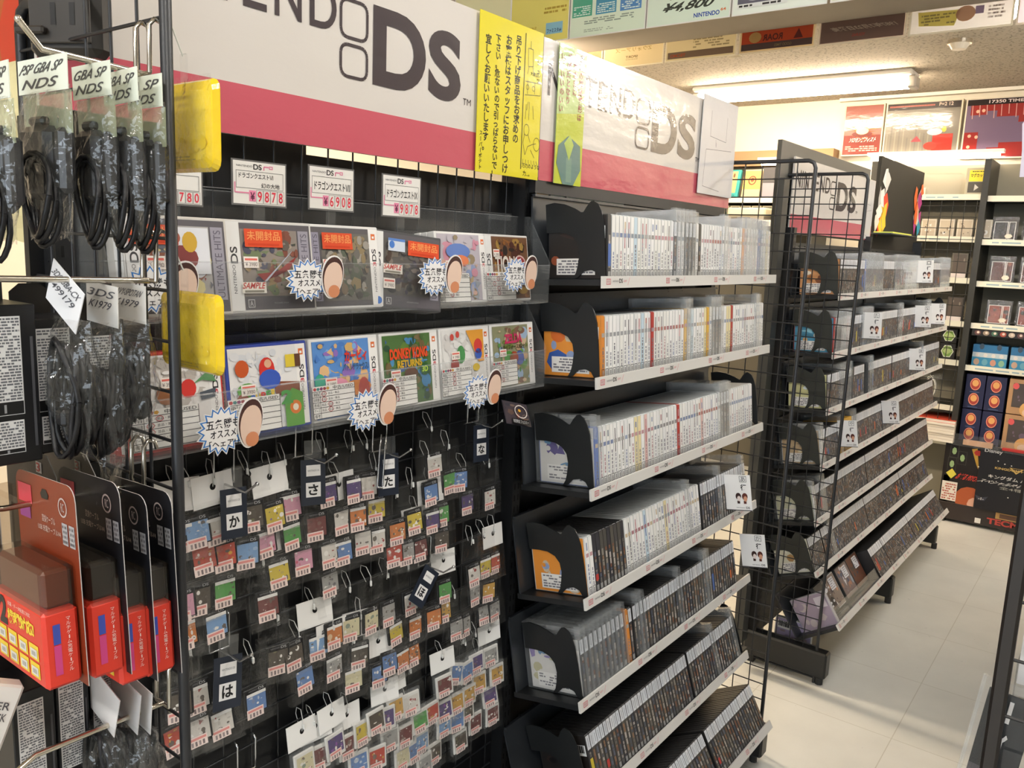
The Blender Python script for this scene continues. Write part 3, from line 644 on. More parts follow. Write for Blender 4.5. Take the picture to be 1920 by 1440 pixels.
for i, u, v, kana, lb in ((0, 1715, 530, 'ロ', 'white index card on the far rack top shelf before clear keepers'), (1, 1620, 640, 'た', 'white index card on the far rack second shelf nearest the wire panel'), (1, 1712, 612, 'な', 'white index card on the far rack second shelf, nearer of the overlapping pair'), (1, 1738, 606, 'は', 'white index card on the far rack second shelf, farther of the overlapping pair'), (2, 1702, 698, 'ま', 'white index card on the far rack third shelf'), (3, 1580, 845, 'や', 'white index card on the far rack fourth shelf beside the wire panel'), (3, 1656, 802, 'ら', 'white index card on the far rack fourth shelf past the yellow cases')):
    q = P(u, v, Y=.81 - .0)
    index_card(FC[i], q.x - 2.90, .03, kana, lb, .07, .10)

# ================================================================ clear trays of front-facing cases on the cartridge rack
YT = .935                                    # plane of the tray fronts
def tray(z, x0, x1, label):
    t = thing('display_tray', label, 'tray', TR(x0, YT, z)); w = x1 - x0
    g = MB(); g.box(0, w, 0, .003, 0, .072, 'ffffff', 'acrylic'); g.box(0, w, -.0005, .0035, .071, .0725, 'e4e8e8', 'keeper'); g.build('front_panel', t)
    g = MB(); g.box(0, w, .003, .080, 0, .003, 'ffffff', 'acrylic'); g.box(.0, w, 0, .004, -.002, .0, 'b8b8b0', 'keeper'); g.build('tray_floor', t)
    g = MB(); g.box(0, w, .080, .083, 0, .165, 'ffffff', 'acrylic'); g.box(0, w, .0795, .0835, .164, .1655, 'e4e8e8', 'keeper'); g.build('rear_panel', t)
    for x in (0, w - .003):
        g = MB(); g.T = TR(x + .003, 0, 0) @ RZ(90); pts = [(0, 0), (.083, 0), (.083, .165), (.055, .165), (0, .075)]; g.slab(pts, 0, .003, 'ffffff', 'acrylic')
        g.line([(0, .075), (.055, .165)], .0016, 'd0d4d4', -.0005, 'keeper'); g.build('end_panel', t)
    for x in (.12, w - .1): g = MB(); g.box(x, x + .05, .065, .084, .155, .168, 'c8c8c0', 'acrylic'); g.build('hanger_clip', t)
zU = P(1000, 548, Y=YT).z; zL = P(1003, 732, Y=YT).z
zU = H - .108 * 1; zL = H - .276
tray(zU, .47, 1.352, 'upper clear tray of front-facing cases on the cartridge rack')
tray(zL, .47, 1.352, 'lower clear tray of front-facing cases on the cartridge rack')
CW, CH = .137, .124
def used_card(g, x0, z0, w, h, y, r):
    g.rect(x0, z0, x0 + w, z0 + h, 'f2efe9', y); K = '3a383a'; y -= .0003
    hz = z0 + h * .84
    for k, c in enumerate(('b83a40', '4a8a8a', '8a3a6a', 'a04048', 'd09a30')): g.ell(x0 + w * (.06 + .075 * k), hz + h * .08, w * .04, h * .055, c, y, 5)
    g.tbox('中古/USED', x0 + w * .48, hz + h * .02, x0 + w * .97, hz + h * .14, K, y, .01)
    for k in range(6): g.rect(x0, z0 + h * .84 * k / 5 - .0004, x0 + w, z0 + h * .84 * k / 5 + .0004, K, y)
    for xx in (0, .17, 1): g.rect(x0 + w * xx - .0004, z0, x0 + w * xx + .0004, z0 + h * (.84 if xx == .17 else 1), K, y)
    for k, tx in enumerate(('備考', 'ケース', '表紙', '説明書', '箱')):
        z = z0 + h * .84 * k / 5; g.tbox(tx, x0 + w * .02, z + h * .03, x0 + w * .15, z + h * .14, K, y)
        if k: 
            g.tbox('良品・並品・難品', x0 + w * .2, z + h * .045, x0 + w * .62, z + h * .125, '6a666a', y)
            if r.random() < .8: a = r.choice((.26, .4)); g.ring(x0 + w * a, z + h * .085, w * .06, h * .075, .0008, 'c04048', y - .0002, 12)
def price_sticker(g, x, z, w, h, y, tx=None):
    g.rect(x, z, x + w, z + h, 'efe6dc', y); g.rect(x + w * .08, z + h * .66, x + w * .92, z + h * .84, 'd8685c', y - .0002); g.tbox(tx or '¥ 3980', x + w * .1, z + h * .15, x + w * .9, z + h * .5, '6a5a58', y - .0002)
def show_case(x, z, yaw, tiltx, style, label, seed, y=YT + .022, behind=0, t=.016, ex=None, short='', roll=0):
    body = None
    """style: dict of the printed front"""
    M = TR(x, y, z) @ RZ(yaw) @ RX(-tiltx) @ RY(roll); r = random.Random(seed)
    bc = body or style.get('body', 'e0dedb')
    g = MB(); g.box(0, CW, 0, t, 0, CH, bc, 'plastic', .0015)
    f0, f1 = .005, CW - .004; yy = -.0004
    base = style['cols'][0]
    # spine print on the near side
    T0 = g.T.copy(); g.T = T0 @ TR(-.0004, t, 0) @ RZ(-90)
    g.rect(.001, .003, t - .001, CH - .003, style.get('spine', 'e6e4e0'), 0)
    g.tbox(style.get('spine_text', 'NINTENDO DS'), t * .35, .02, t * .65, .085, '55545a', -.0003, rot=1); g.T = T0
    g.rect(f0, .004, f1, CH - .004, base, yy)
    a0, a1, b0, b1 = f0, f1, .004, CH - .004
    if style['type'] == '3ds': a1 = f1 - .017
    if style['type'] == 'ds': a0 = f0 + .018
    if style['type'] == 'hits': a0 = f0 + .018; g.rect(f0 + .018, .004, f1, CH - .004, '5a565a', yy - .0002); a1 = f1 - .022; b0 = .022; b1 = CH - .012
    if style['type'] == 'hits3': a1 = f1 - .017; g.rect(f0, .004, a1, CH - .004, '5c585a', yy - .0002); a0 = f0 + .020; b0 = .012; b1 = CH - .012
    ya = g.art(a0, b0, a1, b1, style['cols'], seed, yy - .0004, 90, .42, .00002)
    if style['type'] == '3ds' or style['type'] == 'hits3':
        g.rect(f1 - .017, .004, f1, CH - .004, 'efece8', yy - .0006); g.tbox('NINTENDO', f1 - .0105, .024, f1 - .0065, .062, '5a585a', yy - .0008, rot=1)
        g.tbox('3', f1 - .0115, .0635, f1 - .005, .070, 'c03a44', yy - .0008, .02, rot=1); g.tbox('DS', f1 - .0125, .071, f1 - .004, .090, '3c3a3c', yy - .0008, .02, rot=1)
        g.rect(f1 - .012, CH - .02, f1 - .004, CH - .011, 'd8703a', yy - .0008); g.rect(f1 - .010, CH - .018, f1 - .006, CH - .0145, 'efece8', yy - .001)
    if style['type'] in ('ds', 'hits'):
        g.rect(f0 - .003, .003, f0 + .017, CH - .003, 'e4e2df', yy - .0006); g.tbox('NINTENDO', f0 + .003, .026, f0 + .0075, .064, '5a585a', yy - .0008, rot=1); g.tbox('DS', f0 + .0015, .066, f0 + .012, .088, '3c3a3c', yy - .0008, .02, rot=1)
    if style['type'] == 'hits': g.rect(a1 + .002, b0 - .003, f1 - .003, b1, '9a96a0', yy - .0006); g.tbox('ULTIMATE HITS', a1 + .006, b0, f1 - .006, b1 - .004, '5f5a66', yy - .0008, rot=1); g.frame(f0 + .022, .007, f0 + .032, .018, .001, 'b8b6b4', yy - .0008); g.tbox('A', f0 + .0245, .009, f0 + .0295, .016, 'c8c6c4', yy - .0008); g.tbox('SQUARE ENIX', f0 + .062, .011, f0 + .085, .0135, '9a989a', yy - .0008)
    if style['type'] == 'hits3': g.rect(f0 + .003, b0, f0 + .016, b1, '9490a0', yy - .0006); g.tbox('ULTIMATE HITS', f0 + .0055, b0 + .002, f0 + .0135, b1 - .003, '5f5a66', yy - .0008, rot=1)
    lay = ya - .0004
    if ex: ex(g, lay, a0, b0, a1, b1, r)
    o = g.build('display_game_case', None, M); tag(o, label, 'game case', 'front-facing cases in the clear trays')
    for k in range(behind):
        q = MB(); q.box(0, CW, 0, t, 0, CH, bc, 'plastic', .0015); q.rect(.004, .004, CW - .004, CH - .004, style['cols'][0], -.0003)
        o = q.build('display_game_case', None, M @ TR(.001 * (k % 2), (t + .0008) * (k + 1), .0008 * k)); tag(o, f'game case stacked {nth(k + 1)} behind the {short} front case', 'game case', 'cases stacked behind the front ones')
def sealed(x, w=.05, text='未開封品'):
    def f(g, y, a0, b0, a1, b1, r):
        g.rect(x, CH - .036, x + w, CH - .012, 'd8502c', y); g.tbox(text, x + w * .06, CH - .027, x + w * .94, CH - .0145, 'f0a060', y - .0003, .01); g.rect(x + w * .08, CH - .034, x + w * .9, CH - .031, 'c84020', y - .0003)
    return f
def sample(g, x, z, y): g.rect(x, z, x + .036, z + .015, 'ece6da', y); g.tbox('SAMPLE', x + .001, z + .006, x + .034, z + .0145, 'c03c34', y - .0003, .02, shear=.08); g.rect(x + .003, z + .001, x + .032, z + .004, '8a8474', y - .0003)
GREY = ('8a8078', '5f564e', '6f7a5a', '97805c', '4a4a5a', 'a89a88', '7a4a3c', '3f4438')
def fu(i):
    def f(g, y, a0, b0, a1, b1, r):
        if i == 0:
            g.rect(a0 + .03, b0 + .03, a1 - .002, b1 - .002, 'dcdce0', y + .0003); g.ell(a0 + .05, b0 + .05, .02, .016, '7a3a38', y); g.ell(a0 + .06, b0 + .07, .01, .013, 'c8a03a', y - .0001); g.ell(a0 + .04, b0 + .075, .008, .008, '9a5a4a', y - .0001)
            sealed(.006, .062)(g, y - .0003, a0, b0, a1, b1, r); price_sticker(g, a0 + .002, .058, .024, .016, y - .0004); sample(g, a0 - .004, .02, y - .0004)
        if i == 1: g.poly([(a0 + .02, b0 + .03), (a0 + .07, b0 + .035), (a0 + .085, b0 + .055), (a0 + .03, b0 + .02)], '8a3430', y); g.poly([(a0 + .03, b0 + .02), (a0 + .075, b0 + .06), (a0 + .078, b0 + .062), (a0 + .034, b0 + .02)], 'b8bcc8', y - .0002); sealed(.028, .058)(g, y - .0003, a0, b0, a1, b1, r); price_sticker(g, a0 + .001, .060, .022, .015, y - .0004); sample(g, a0 - .004, .026, y - .0004)
        if i == 2: sealed(.026, .056)(g, y, a0, b0, a1, b1, r); sample(g, a0 - .001, .058, y); price_sticker(g, a0, .036, .022, .016, y)
        if i == 3: sealed(.068, .062)(g, y, a0, b0, a1, b1, r); g.rect(.030, CH - .032, .062, CH - .012, 'cfd6e0', y); g.rect(.030, CH - .016, .062, CH - .012, '5a80c0', y - .0002); g.ell(.037, CH - .022, .005, .006, '4a78c0', y - .0002); sample(g, a0 - .002, .056, y); price_sticker(g, a0 - .002, .032, .022, .016, y); g.ell(.012, .012, .006, .006, '4a78c0', y - .0006)
        if i == 4: g.ell(.055, .09, .032, .014, '5a78b8', y); g.ell(.06, .074, .022, .010, 'd87a50', y - .0001); price_sticker(g, .02, .056, .026, .018, y - .0004); used_card(g, -.002, .002, .082, .050, y - .0004, r)
        if i == 5: g.tbox('TION', .028, .054, .088, .084, 'd0c8be', y, .03); g.ell(.104, .066, .020, .020, '8a3034', y); g.ring(.104, .066, .020, .020, .003, 'c8a8a4', y - .0001, 20); g.tbox('2', .096, .054, .112, .079, 'e8e0da', y - .0002, .03); price_sticker(g, .024, .082, .018, .014, y); used_card(g, -.002, .002, .086, .052, y - .0004, r)
    return f
UP = [(225, 0, -3, dict(type='hits', cols=('a8a4a0', 'c8c8cc', '8a5a48', '5c6a48', '8a3a38', 'd0c490', '6a6a72'), body='cfc9c0'), 'front-facing case with snowy art and orange sticker, partly behind the wire panel, upper tray'),
      (428, 0, -4, dict(type='hits', cols=GREY, body='d6d3ce'), 'front-facing case of dark crowd art with thick white spine and orange sticker, upper tray'),
      (582, 0, -2, dict(type='hits3', cols=('6a6660', '4f4c48', '8a7a5c', '585e50', '7a6a58', '9a948a'), body='e4e2df'), 'front-facing white case, grey art and orange sticker, under the 6908 price card'),
      (693, 0, -10, dict(type='hits', cols=('5a5652', '3e3c3c', '6a6258', '4a4650', '7a7068', '4a3c34'), body='4a4a4c'), 'front-facing leaning dark case with blue and orange stickers in the upper tray'),
      (822, 0, 0, dict(type='3ds', cols=('b8b0b8', '8a9ac0', 'd0a898', 'b09a70', '8a7a60', 'c88a9a', '9aa0a8'), body='e8e6e2'), 'front-facing white case with pale colourful art in the upper tray'),
      (912, 0, 0, dict(type='ds', cols=('6a4a34', '8a5a30', '4a2c24', '9a7a40', '7a3428', '302824'), body='d8d6d2'), 'front-facing brown case reading TION 2 at the far end of the upper tray')]
for i, (u, _, yaw, st, lb) in enumerate(UP):
    x = P(u, 530, Y=YT + .02).x
    if i == 0: x = .505
    show_case(x, zU + .004, yaw, 8 if i != 3 else 9, st, lb, 300 + i, YT + .016, (1, 1, 2, 1, 2, 2)[i], .022 if i in (0, 1, 3) else .016, fu(i), ('snowy-art', 'dark crowd-art', 'grey-art orange-stickered', 'leaning dark', 'pale colourful upper tray', 'brown TION 2')[i], 5 if i == 3 else 0)
def fl(i):
    def f(g, y, a0, b0, a1, b1, r):
        if i == 0: g.ell(.085, .075, .011, .012, 'c83a34', y); g.poly([(.092, .08), (.118, .098), (.125, .08), (.105, .084)], '5a8a5a', y); g.poly([(.10, .068), (.124, .072), (.122, .06), (.102, .058)], '4a5058', y); g.ell(.055, .07, .014, .013, '8a5a3a', y); price_sticker(g, .048, .078, .02, .014, y - .0003)
        if i == 1:
            g.ell(.024, .092, .011, .012, 'c0562a', y); g.ell(.064, .088, .013, .017, 'c8362e', y); g.ell(.068, .074, .018, .014, '3a58b0', y - .0001); g.ell(.066, .096, .006, .006, 'd8a888', y - .0002); g.rect(.096, .088, .112, .106, 'd8c040', y); g.rect(.112, .088, .122, .106, '5a3c2c', y)
            g.poly([(.074, .070), (.118, .066), (.118, .048), (.076, .05)], '7a4630', y); g.ell(.03, .062, .016, .010, '5c9a48', y); g.ell(.022, .048, .010, .010, '8a4a34', y - .0001); g.poly([(.09, .003), (.122, .003), (.122, .05), (.104, .058), (.09, .044)], '5c9a3c', y - .0001); g.ell(.108, .03, .010, .010, 'e0782a', y - .0002); g.ell(.108, .03, .005, .005, 'f0e6d0', y - .0003)
            for k, (ch, c) in enumerate(zip('SUPER', ('3a68c0', 'e0c030', 'c8382e', '4a9a48', 'e0c030'))): g.tbox(ch, .034 + .0085 * k, .044 + .0012 * k, .0415 + .0085 * k, .055 + .0012 * k, c, y - .0004, .04)
            g.tbox('2', .084, .036, .104, .056, '4a9a48', y - .0004, .05); price_sticker(g, .02, .055, .024, .015, y - .0005)
        if i == 2: g.tbox('カービィ', .064, .086, .110, .104, 'c83828', y, .05); g.tbox('バトルデラックス!', .060, .072, .112, .084, '38506a', y, .03); g.ell(.05, .045, .022, .018, 'e090a8', y); g.ell(.014, .06, .010, .012, '3c9a80', y); g.ell(.085, .045, .03, .012, 'c87a30', y); g.ell(.1, .04, .012, .02, 'a8453a', y - .0001); price_sticker(g, .024, .05, .022, .015, y - .0003)
        if i == 3: g.tbox('DONKEY KONG', .018, .080, .106, .098, 'd84a24', y, .05); g.tbox('RETURNS', .034, .066, .092, .078, 'c8a030', y, .04); g.ell(.098, .060, .011, .011, '2c5a2c', y); g.tbox('3D', .091, .055, .105, .065, 'b8d83a', y - .0002, .03); g.ell(.065, .055, .016, .010, '5a3826', y); price_sticker(g, .018, .048, .022, .015, y - .0003)
        if i == 4: g.poly([(.068, .118), (.116, .118), (.116, .06), (.10, .06)], 'dc9a3c', y); g.ell(.1, .088, .012, .014, 'c8403a', y - .0001); g.ell(.1, .074, .010, .010, '3a58a8', y - .0001); g.ell(.052, .076, .011, .016, '4a8a50', y); g.ell(.034, .058, .011, .012, '8a3a34', y); g.ell(.03, .108, .005, .006, 'c04a40', y); g.ell(.045, .112, .005, .006, 'c04a40', y); price_sticker(g, .026, .068, .022, .014, y - .0003); g.ell(.092, .050, .010, .007, 'd8b82c', y - .0002)
        if i == 5: g.tbox('ZELDA', .038, .086, .094, .104, 'b8345a', y, .05); g.tbox('トライフォース3銃士', .026, .074, .102, .084, '3a3424', y, .03); g.ell(.05, .06, .014, .012, '4a8a3c', y); g.ell(.066, .058, .014, .012, 'a0482c', y); g.ell(.084, .056, .014, .014, '4a5a9a', y); price_sticker(g, .022, .062, .02, .014, y - .0003)
        used_card(g, *((.006, .006), (-.003, .004), (-.003, .006), (-.003, .004), (-.003, .006), (-.003, .006))[i], (.09, .084, .082, .078, .080, .076)[i], .048, y - .0006, r)
    return f
LO = [(dict(type='3ds', cols=('e4e0dc', 'd8d4d0', 'b8b0a8', 'e8e4e0'), body='b8342e'), 'front-facing red case with pale art at the near end of the lower tray', 'b8342e', 2),
      (dict(type='3ds', cols=('e6e4e2', 'd4d6da', 'dcdcde'), body='3a4a9c'), 'front-facing blue case reading SUPER in the lower tray', '3a4a9c', 2),
      (dict(type='3ds', cols=('5a8ac8', '7aa8d8', '3f6ab0', 'c8a468', 'd8b080', '4a7ac0', '8a6ab0'), body='e8e6e2'), 'front-facing white case with sky-blue art in the lower tray', 'e8e6e2', 2),
      (dict(type='3ds', cols=('4a6a3a', '3a5a8a', '5a7a34', '6a5a3a', '2c4a34', '7a6a48', '4a84b0'), body='e8e6e2'), 'front-facing white case with jungle art reading RETURNS 3D in the lower tray', 'e8e6e2', 2),
      (dict(type='3ds', cols=('e4e2de', 'dcd8d4', 'd4d0cc'), body='e8e6e2'), 'front-facing white case with an orange corner in the lower tray', 'e8e6e2', 2),
      (dict(type='3ds', cols=('8a8a6a', '5c8a4a', 'c8b090', '7a5a4a', '9ab0c8', '6a7a3a', 'b89a78'), body='e8e6e2'), 'front-facing white case with green landscape art at the far end of the lower tray', 'e8e6e2', 2)]
for i, (st, lb, bd, nb) in enumerate(LO):
    x = .495 + .1415 * i
    show_case(x, zL + .004, 0, 7, st, lb, 330 + i, YT + .012, nb, .0155, fl(i), ('red lower tray', 'blue lower tray', 'sky-blue art', 'jungle-art', 'orange-cornered', 'green landscape')[i])

# ---------------------------------------------------------------- price cards
for i, (x0, x1, y0, y1, l1, pr, lb) in enumerate(((268, 380, 308, 366, '', '5780', 'price card reading 780, half hidden by the yellow pouch'), (434, 537, 302, 370, 'ドラゴンクエストⅥ', '9878', 'price card with two written lines reading 9878 over the thick white-spined case'), (578, 664, 313, 380, 'ドラゴンクエストⅦ', '6908', 'price card reading 6908'), (716, 789, 329, 394, 'ドラゴンクエストⅨ', '9878', 'price card with one written line reading 9878 over the leaning dark case'))):
    a, c = P(x0, (y0 + y1) / 2, Y=YT + .03), P(x1, (y0 + y1) / 2, Y=YT + .03); w = c.x - a.x; zt = P((x0 + x1) / 2, y0, Y=YT + .03).z; zb = P((x0 + x1) / 2, y1, Y=YT + .03).z - .012; h = zt - zb
    t = thing('price_card', lb, 'price card', TR(a.x, YT + .030, zb), 'hand-lettered price cards'); g = MB(); g.box(0, w, 0, .0012, 0, h, '6a6866', 'plastic'); e = .0022
    g.rect(e, e, w - e, h - e, 'efebe4', -.0004, 'laminate'); K = '3a3838'; R = 'd8384a'
    g.tbox('NINTENDO', w * .08, h * .84, w * .36, h * .88, '55555a', -.0008); g.tbox('DS', w * .38, h * .80, w * .53, h * .92, '2c2c2e', -.0008, .02); g.ring(w * .70, h * .87, w * .05, h * .05, w * .02, 'e48aa8', -.0008, 4, a0=pi / 4, a1=2 * pi + pi / 4); g.line([(w * .57, h * .80), (w * .57, h * .88), (w * .66, h * .88)], w * .02, 'e48aa8', -.0008)
    g.frame(w * .07, h * .38, w * .93, h * .76, .0006, '6a6866', -.0007)
    if l1: g.tbox(l1, w * .12, h * (.60 if i == 1 else .46), w * (.74 if i == 1 else .9), h * (.72 if i == 1 else .66), K, -.0008, .015)
    if i == 1: g.tbox('幻の大地', w * .52, h * .41, w * .86, h * .52, K, -.0008, .015)
    g.line([(w * .05, h * .50), (w * .05, h * .28), (w * .30, h * .28)], w * .02, 'e48aa8', -.0009); g.rect(w * .30, h * .10, w * .42, h * .34, 'e48aa8', -.0008); g.tbox('¥', w * .32, h * .12, w * .40, h * .30, '5a2a40', -.0010, .02)
    for k, ch in enumerate(pr): g.frame(w * (.43 + .13 * k), h * .06, w * (.555 + .13 * k), h * .36, .0005, '8a8886', -.0007); g.tbox(ch, w * (.455 + .13 * k), h * .10, w * (.53 + .13 * k), h * .33, R, -.0009, .012)
    g.build('card', t)
    q = MB(); q.box(w * .4, w * .6, .001, .003, -.02, .02, 'c8ccc8', 'acrylic'); q.build('clip', t)

# ---------------------------------------------------------------- burst-shaped recommendation tags with a plain head-shaped cut-out
def burst(u0, v0, u1, v1, label, y=YT - .012):
    a, c = P(u0, (v0 + v1) / 2, Y=y), P(u1, (v0 + v1) / 2, Y=y); w = c.x - a.x; m = (u0 + u1) / 2; zt, zb = P(m, v0, Y=y).z, P(m, v1, Y=y).z; h = zt - zb
    t = thing('shelf_talker', label, 'recommendation tag', TR(a.x, y, zb), 'burst-shaped recommendation tags on the trays'); g = MB()
    def star(s, c0=(.36, .47), n=17):
        return [(w * (c0[0] + s * (.36 if k % 2 == 0 else .28) * cos(2 * pi * k / (2 * n) + .1)), h * (c0[1] + s * (.47 if k % 2 == 0 else .36) * sin(2 * pi * k / (2 * n) + .1))) for k in range(2 * n)]
    def fan(pts, col, yy):
        cx, cz = w * .36, h * .47
        for p_, q_ in zip(pts, pts[1:] + pts[:1]): g.face([(cx, yy, cz), (p_[0], yy, p_[1]), (q_[0], yy, q_[1])], col, 'print')
    out = star(1.0)
    fan(out, 'eeeae6', 0); fan(out, 'd8d4d0', .0009)
    for p_, q_ in zip(out, out[1:] + out[:1]): g.face([(p_[0], 0, p_[1]), (q_[0], 0, q_[1]), (q_[0], .0009, q_[1]), (p_[0], .0009, p_[1])], 'e4e0dc', 'print')
    fan(star(.93), '3f7fc8', -.0003); fan(star(.84), 'f2efec', -.0006)
    K = '2a2a30'
    g.tbox('五条勝も', w * .14, h * .50, w * .62, h * .68, K, -.0009, .015); g.tbox('オススメ!!', w * .20, h * .34, w * .62, h * .48, K, -.0009, .015); g.tbox('「ヘェア!」', w * .18, h * .17, w * .60, h * .30, K, -.0009, .015); g.build('burst_card', t)
    # plain egg-shaped card, dark over peach, no face
    q = MB(); E = [(w * (.80 + .19 * cos(a_) * (1 + .12 * sin(a_)) - .03 * (1 - sin(a_))), h * (.53 + .47 * sin(a_))) for a_ in [2 * pi * k / 28 for k in range(28)]]
    q.slab(E, -.0022, -.0010, 'f0ece8', 'print'); sh = lambda s: [(w * .79 + (x - w * .79) * s, h * .53 + (z - h * .53) * s) for x, z in E]
    q.poly(sh(.93), '4a322e', -.0025); q.poly([(w * .79 + (x - w * .79) * .84, h * .47 + (z - h * .53) * .82) for x, z in E], 'e6c8b4', -.0028); q.poly([(w * (.79 + .10 * cos(a_)), h * (.22 + .14 * sin(a_))) for a_ in [2 * pi * k / 14 for k in range(14)]], 'd08a64', -.0031)
    q.build('head_card', t)
for a in ((225, 488, 376, 590, 'blue-edged burst tag with dark-topped oval, half hidden behind the wire panel'), (535, 478, 646, 566, 'blue-edged burst tag with dark-topped oval under the case beneath the 6908 card'), (783, 477, 868, 556, 'blue-edged burst tag with dark-topped oval below the pale colourful case'), (943, 478, 1008, 548, 'blue-edged burst tag with dark-topped oval below the brown TION 2 case'), (366, 750, 496, 852, 'blue-edged burst tag with dark-topped oval below the red and blue cases'), (650, 722, 746, 807, 'blue-edged burst tag with dark-topped oval below the jungle-art case'), (868, 695, 941, 766, 'blue-edged burst tag with dark-topped oval below the orange-cornered case')): burst(*a)

# ---------------------------------------------------------------- bagged cartridges hanging on the mesh
YB = 1.000
def mixc(h, k=.25):
    a = lin(h); g = lin('8a8078'); return tuple(p * (1 - k) + q * k for p, q in zip(a, g))
def bag(u, v, col, label_word, header, row, n, col2=None, light=False, rot=0, spine=False):
    p = P(u, v, Y=YB - .004); r = random.Random(int(u * 7 + v)); hw = .0165
    s = 1.0
    t = thing('cartridge_bag', '', 'cartridge', TR(p.x, YB + (r.random() - .5) * .006, p.z) @ RY(rot + (r.random() - .5) * 7) @ RX(-4 - 6 * r.random()) @ RZ((r.random() - .5) * 16 - 4) @ Matrix.Scale(1.2 if not light else 1.12, 4), 'bagged game cartridges on the wire mesh')
    c = MB(); body = 'dedcd6' if light else '101012'; hwx = .0185 if light else .0168
    c.box(-hwx, hwx, -.004, .0, -.0175 - (.004 if light else 0), .0175, body, 'rubber', .0012)
    if light: c.box(-hwx - .003, hwx + .003, -.001, .003, -.024, .021, 'dad8d2', 'keeper')
    y = -.0044; lb = '1c1c1e' if light else 'e8e4de'
    if light: c.rect(-.0145, -.015, .0145, .012, col, y); c.art(-.0145, -.015, .0145, .012, (mixc(col), mixc(col2 or col), 'e0dcd4', mixc(col, .5), '7a6a60'), int(u), y - .0001, 14, .42, .00004)
    else:
        c.tbox('DS', .004, .0125, .0115, .0158, 'c8c8ca', y); c.tbox('NINTENDO', -.010, .0132, .003, .0152, '8a8a8e', y)
        c.art(-.0135, -.0155, .0135, .0105, (mixc(col), mixc(col2 or col), 'e6e2dc', mixc(col, .5), '6a625c', mixc(col)), int(u), y - .0001, 16, .42, .00004)
        if r.random() < .4: c.rect(-.0135, .0075, .0135, .0115, 'e8e6e2', y - .0008)
    price = '6a4'; c.rect(-.0150, -.0215, .0085, -.0085, 'f0dcd4', y - .0012); c.rect(-.0135, -.0128, .007, -.0100, 'e09088', y - .0014)
    for k in range(4): c.rect(-.0125 + .0046 * k + .001, -.0200, -.0100 + .0046 * k + .001, -.0145, ('9a8a88', '7a6a6a')[k % 2], y - .0014)
    co = c.build('cartridge', t)
    b = MB(); W2 = .0265; top = .030 if header != 'n' else .024; bot = -.030; N, Mx = 5, 5; vs = []; fs = []
    for j in range(N + 1):
        for i in range(Mx + 1):
            a, e = i / Mx, j / N; bul = sin(pi * a) * sin(pi * min(1, e * 1.15 + .05)) * .005
            vs.append((-W2 + 2 * W2 * a + (r.random() - .5) * .001, -.0058 - bul - r.random() * .0012, bot + (top - bot) * e))
    for j in range(N):
        for i in range(Mx): k = j * (Mx + 1) + i; fs.append((k, k + 1, k + Mx + 2, k + Mx + 1))
    b.mesh(vs, fs, 'ffffff', 'bag'); b.face([(-W2, .004, bot), (W2, .004, bot), (W2, .004, top), (-W2, .004, top)], 'ffffff', 'bag'); b.box(-W2, W2, -.0065, .0045, bot - .0012, bot + .0008, 'ffffff', 'bag')
    b.build('bag', t)
    if header != 'n':
        h = MB(); hh = .034
        if header == 'w': h.box(-W2, W2, -.0035, -.0025, top - .004, top + hh, 'f2f0ec', 'paper'); h.ell(0, top + hh * .55, .0038, .0042, '191919', -.0038, 12)
        else:
            h.face([(-W2, -.003, top - .004), (W2, -.003, top - .004), (W2, -.003, top + hh), (-W2, -.003, top + hh)], 'ffffff', 'bag_crinkle'); h.ell(0, top + hh * .6, .0034, .0038, '151515', -.0034, 10)
        h.build('header_card', t)
        q = MB(); zc = top + hh * .55; d = (r.random() - .5) * .012
        q.tube([(0, -.004, zc), (d * .4, -.006, zc + .016), (d, 0, zc + .030), (d * 1.1, .010, zc + .031), (d * .9, .012, zc + .022), (d * .3, .004, zc + .006)], .0006, 'd8d8d4', 'plastic', 4, False)
        q.box(d * .5 - .0016, d * .5 + .0016, -.008, -.005, zc + .002, zc + .010, 'e6e6e2', 'plastic', .0008); q.build('loop_tie', t)
    hd = {'w': 'white-topped', 'c': 'clear-topped', 'n': 'small'}[header]
    t['label'] = f'{hd} bag, {"pale" if light else "black"} cartridge with {label_word} label, {row}'
    return t
NAMES = {'b': ('blue', '5a86c0', 'c8d4e0'), 'r': ('red', 'c0402c', 'd8a030'), 'w': ('white', 'e4dfd6', '9a3434'), 'o': ('orange', 'd07a34', 'e8c8a0'), 'y': ('yellow', 'd8c03a', '8a6aa0'), 'g': ('green', '4aa04a', '7ac060'), 'p': ('pink', 'e0a0b8', 'd8607a'), 'v': ('violet', '4a3a78', '8a4aa0'), 'm': ('maroon', '6a2428', 'c8b0a8'), 'k': ('dark', '3c362c', '6a6a48'), 'c': ('cream', 'e0d8b0', '8a9a88'), 's': ('grey', 'a8a8a4', '6a6a70'), 'l': ('light blue', '7aa8d8', 'a8c4e4'), 'a': ('amber', 'd0a040', '7a5a3a')}
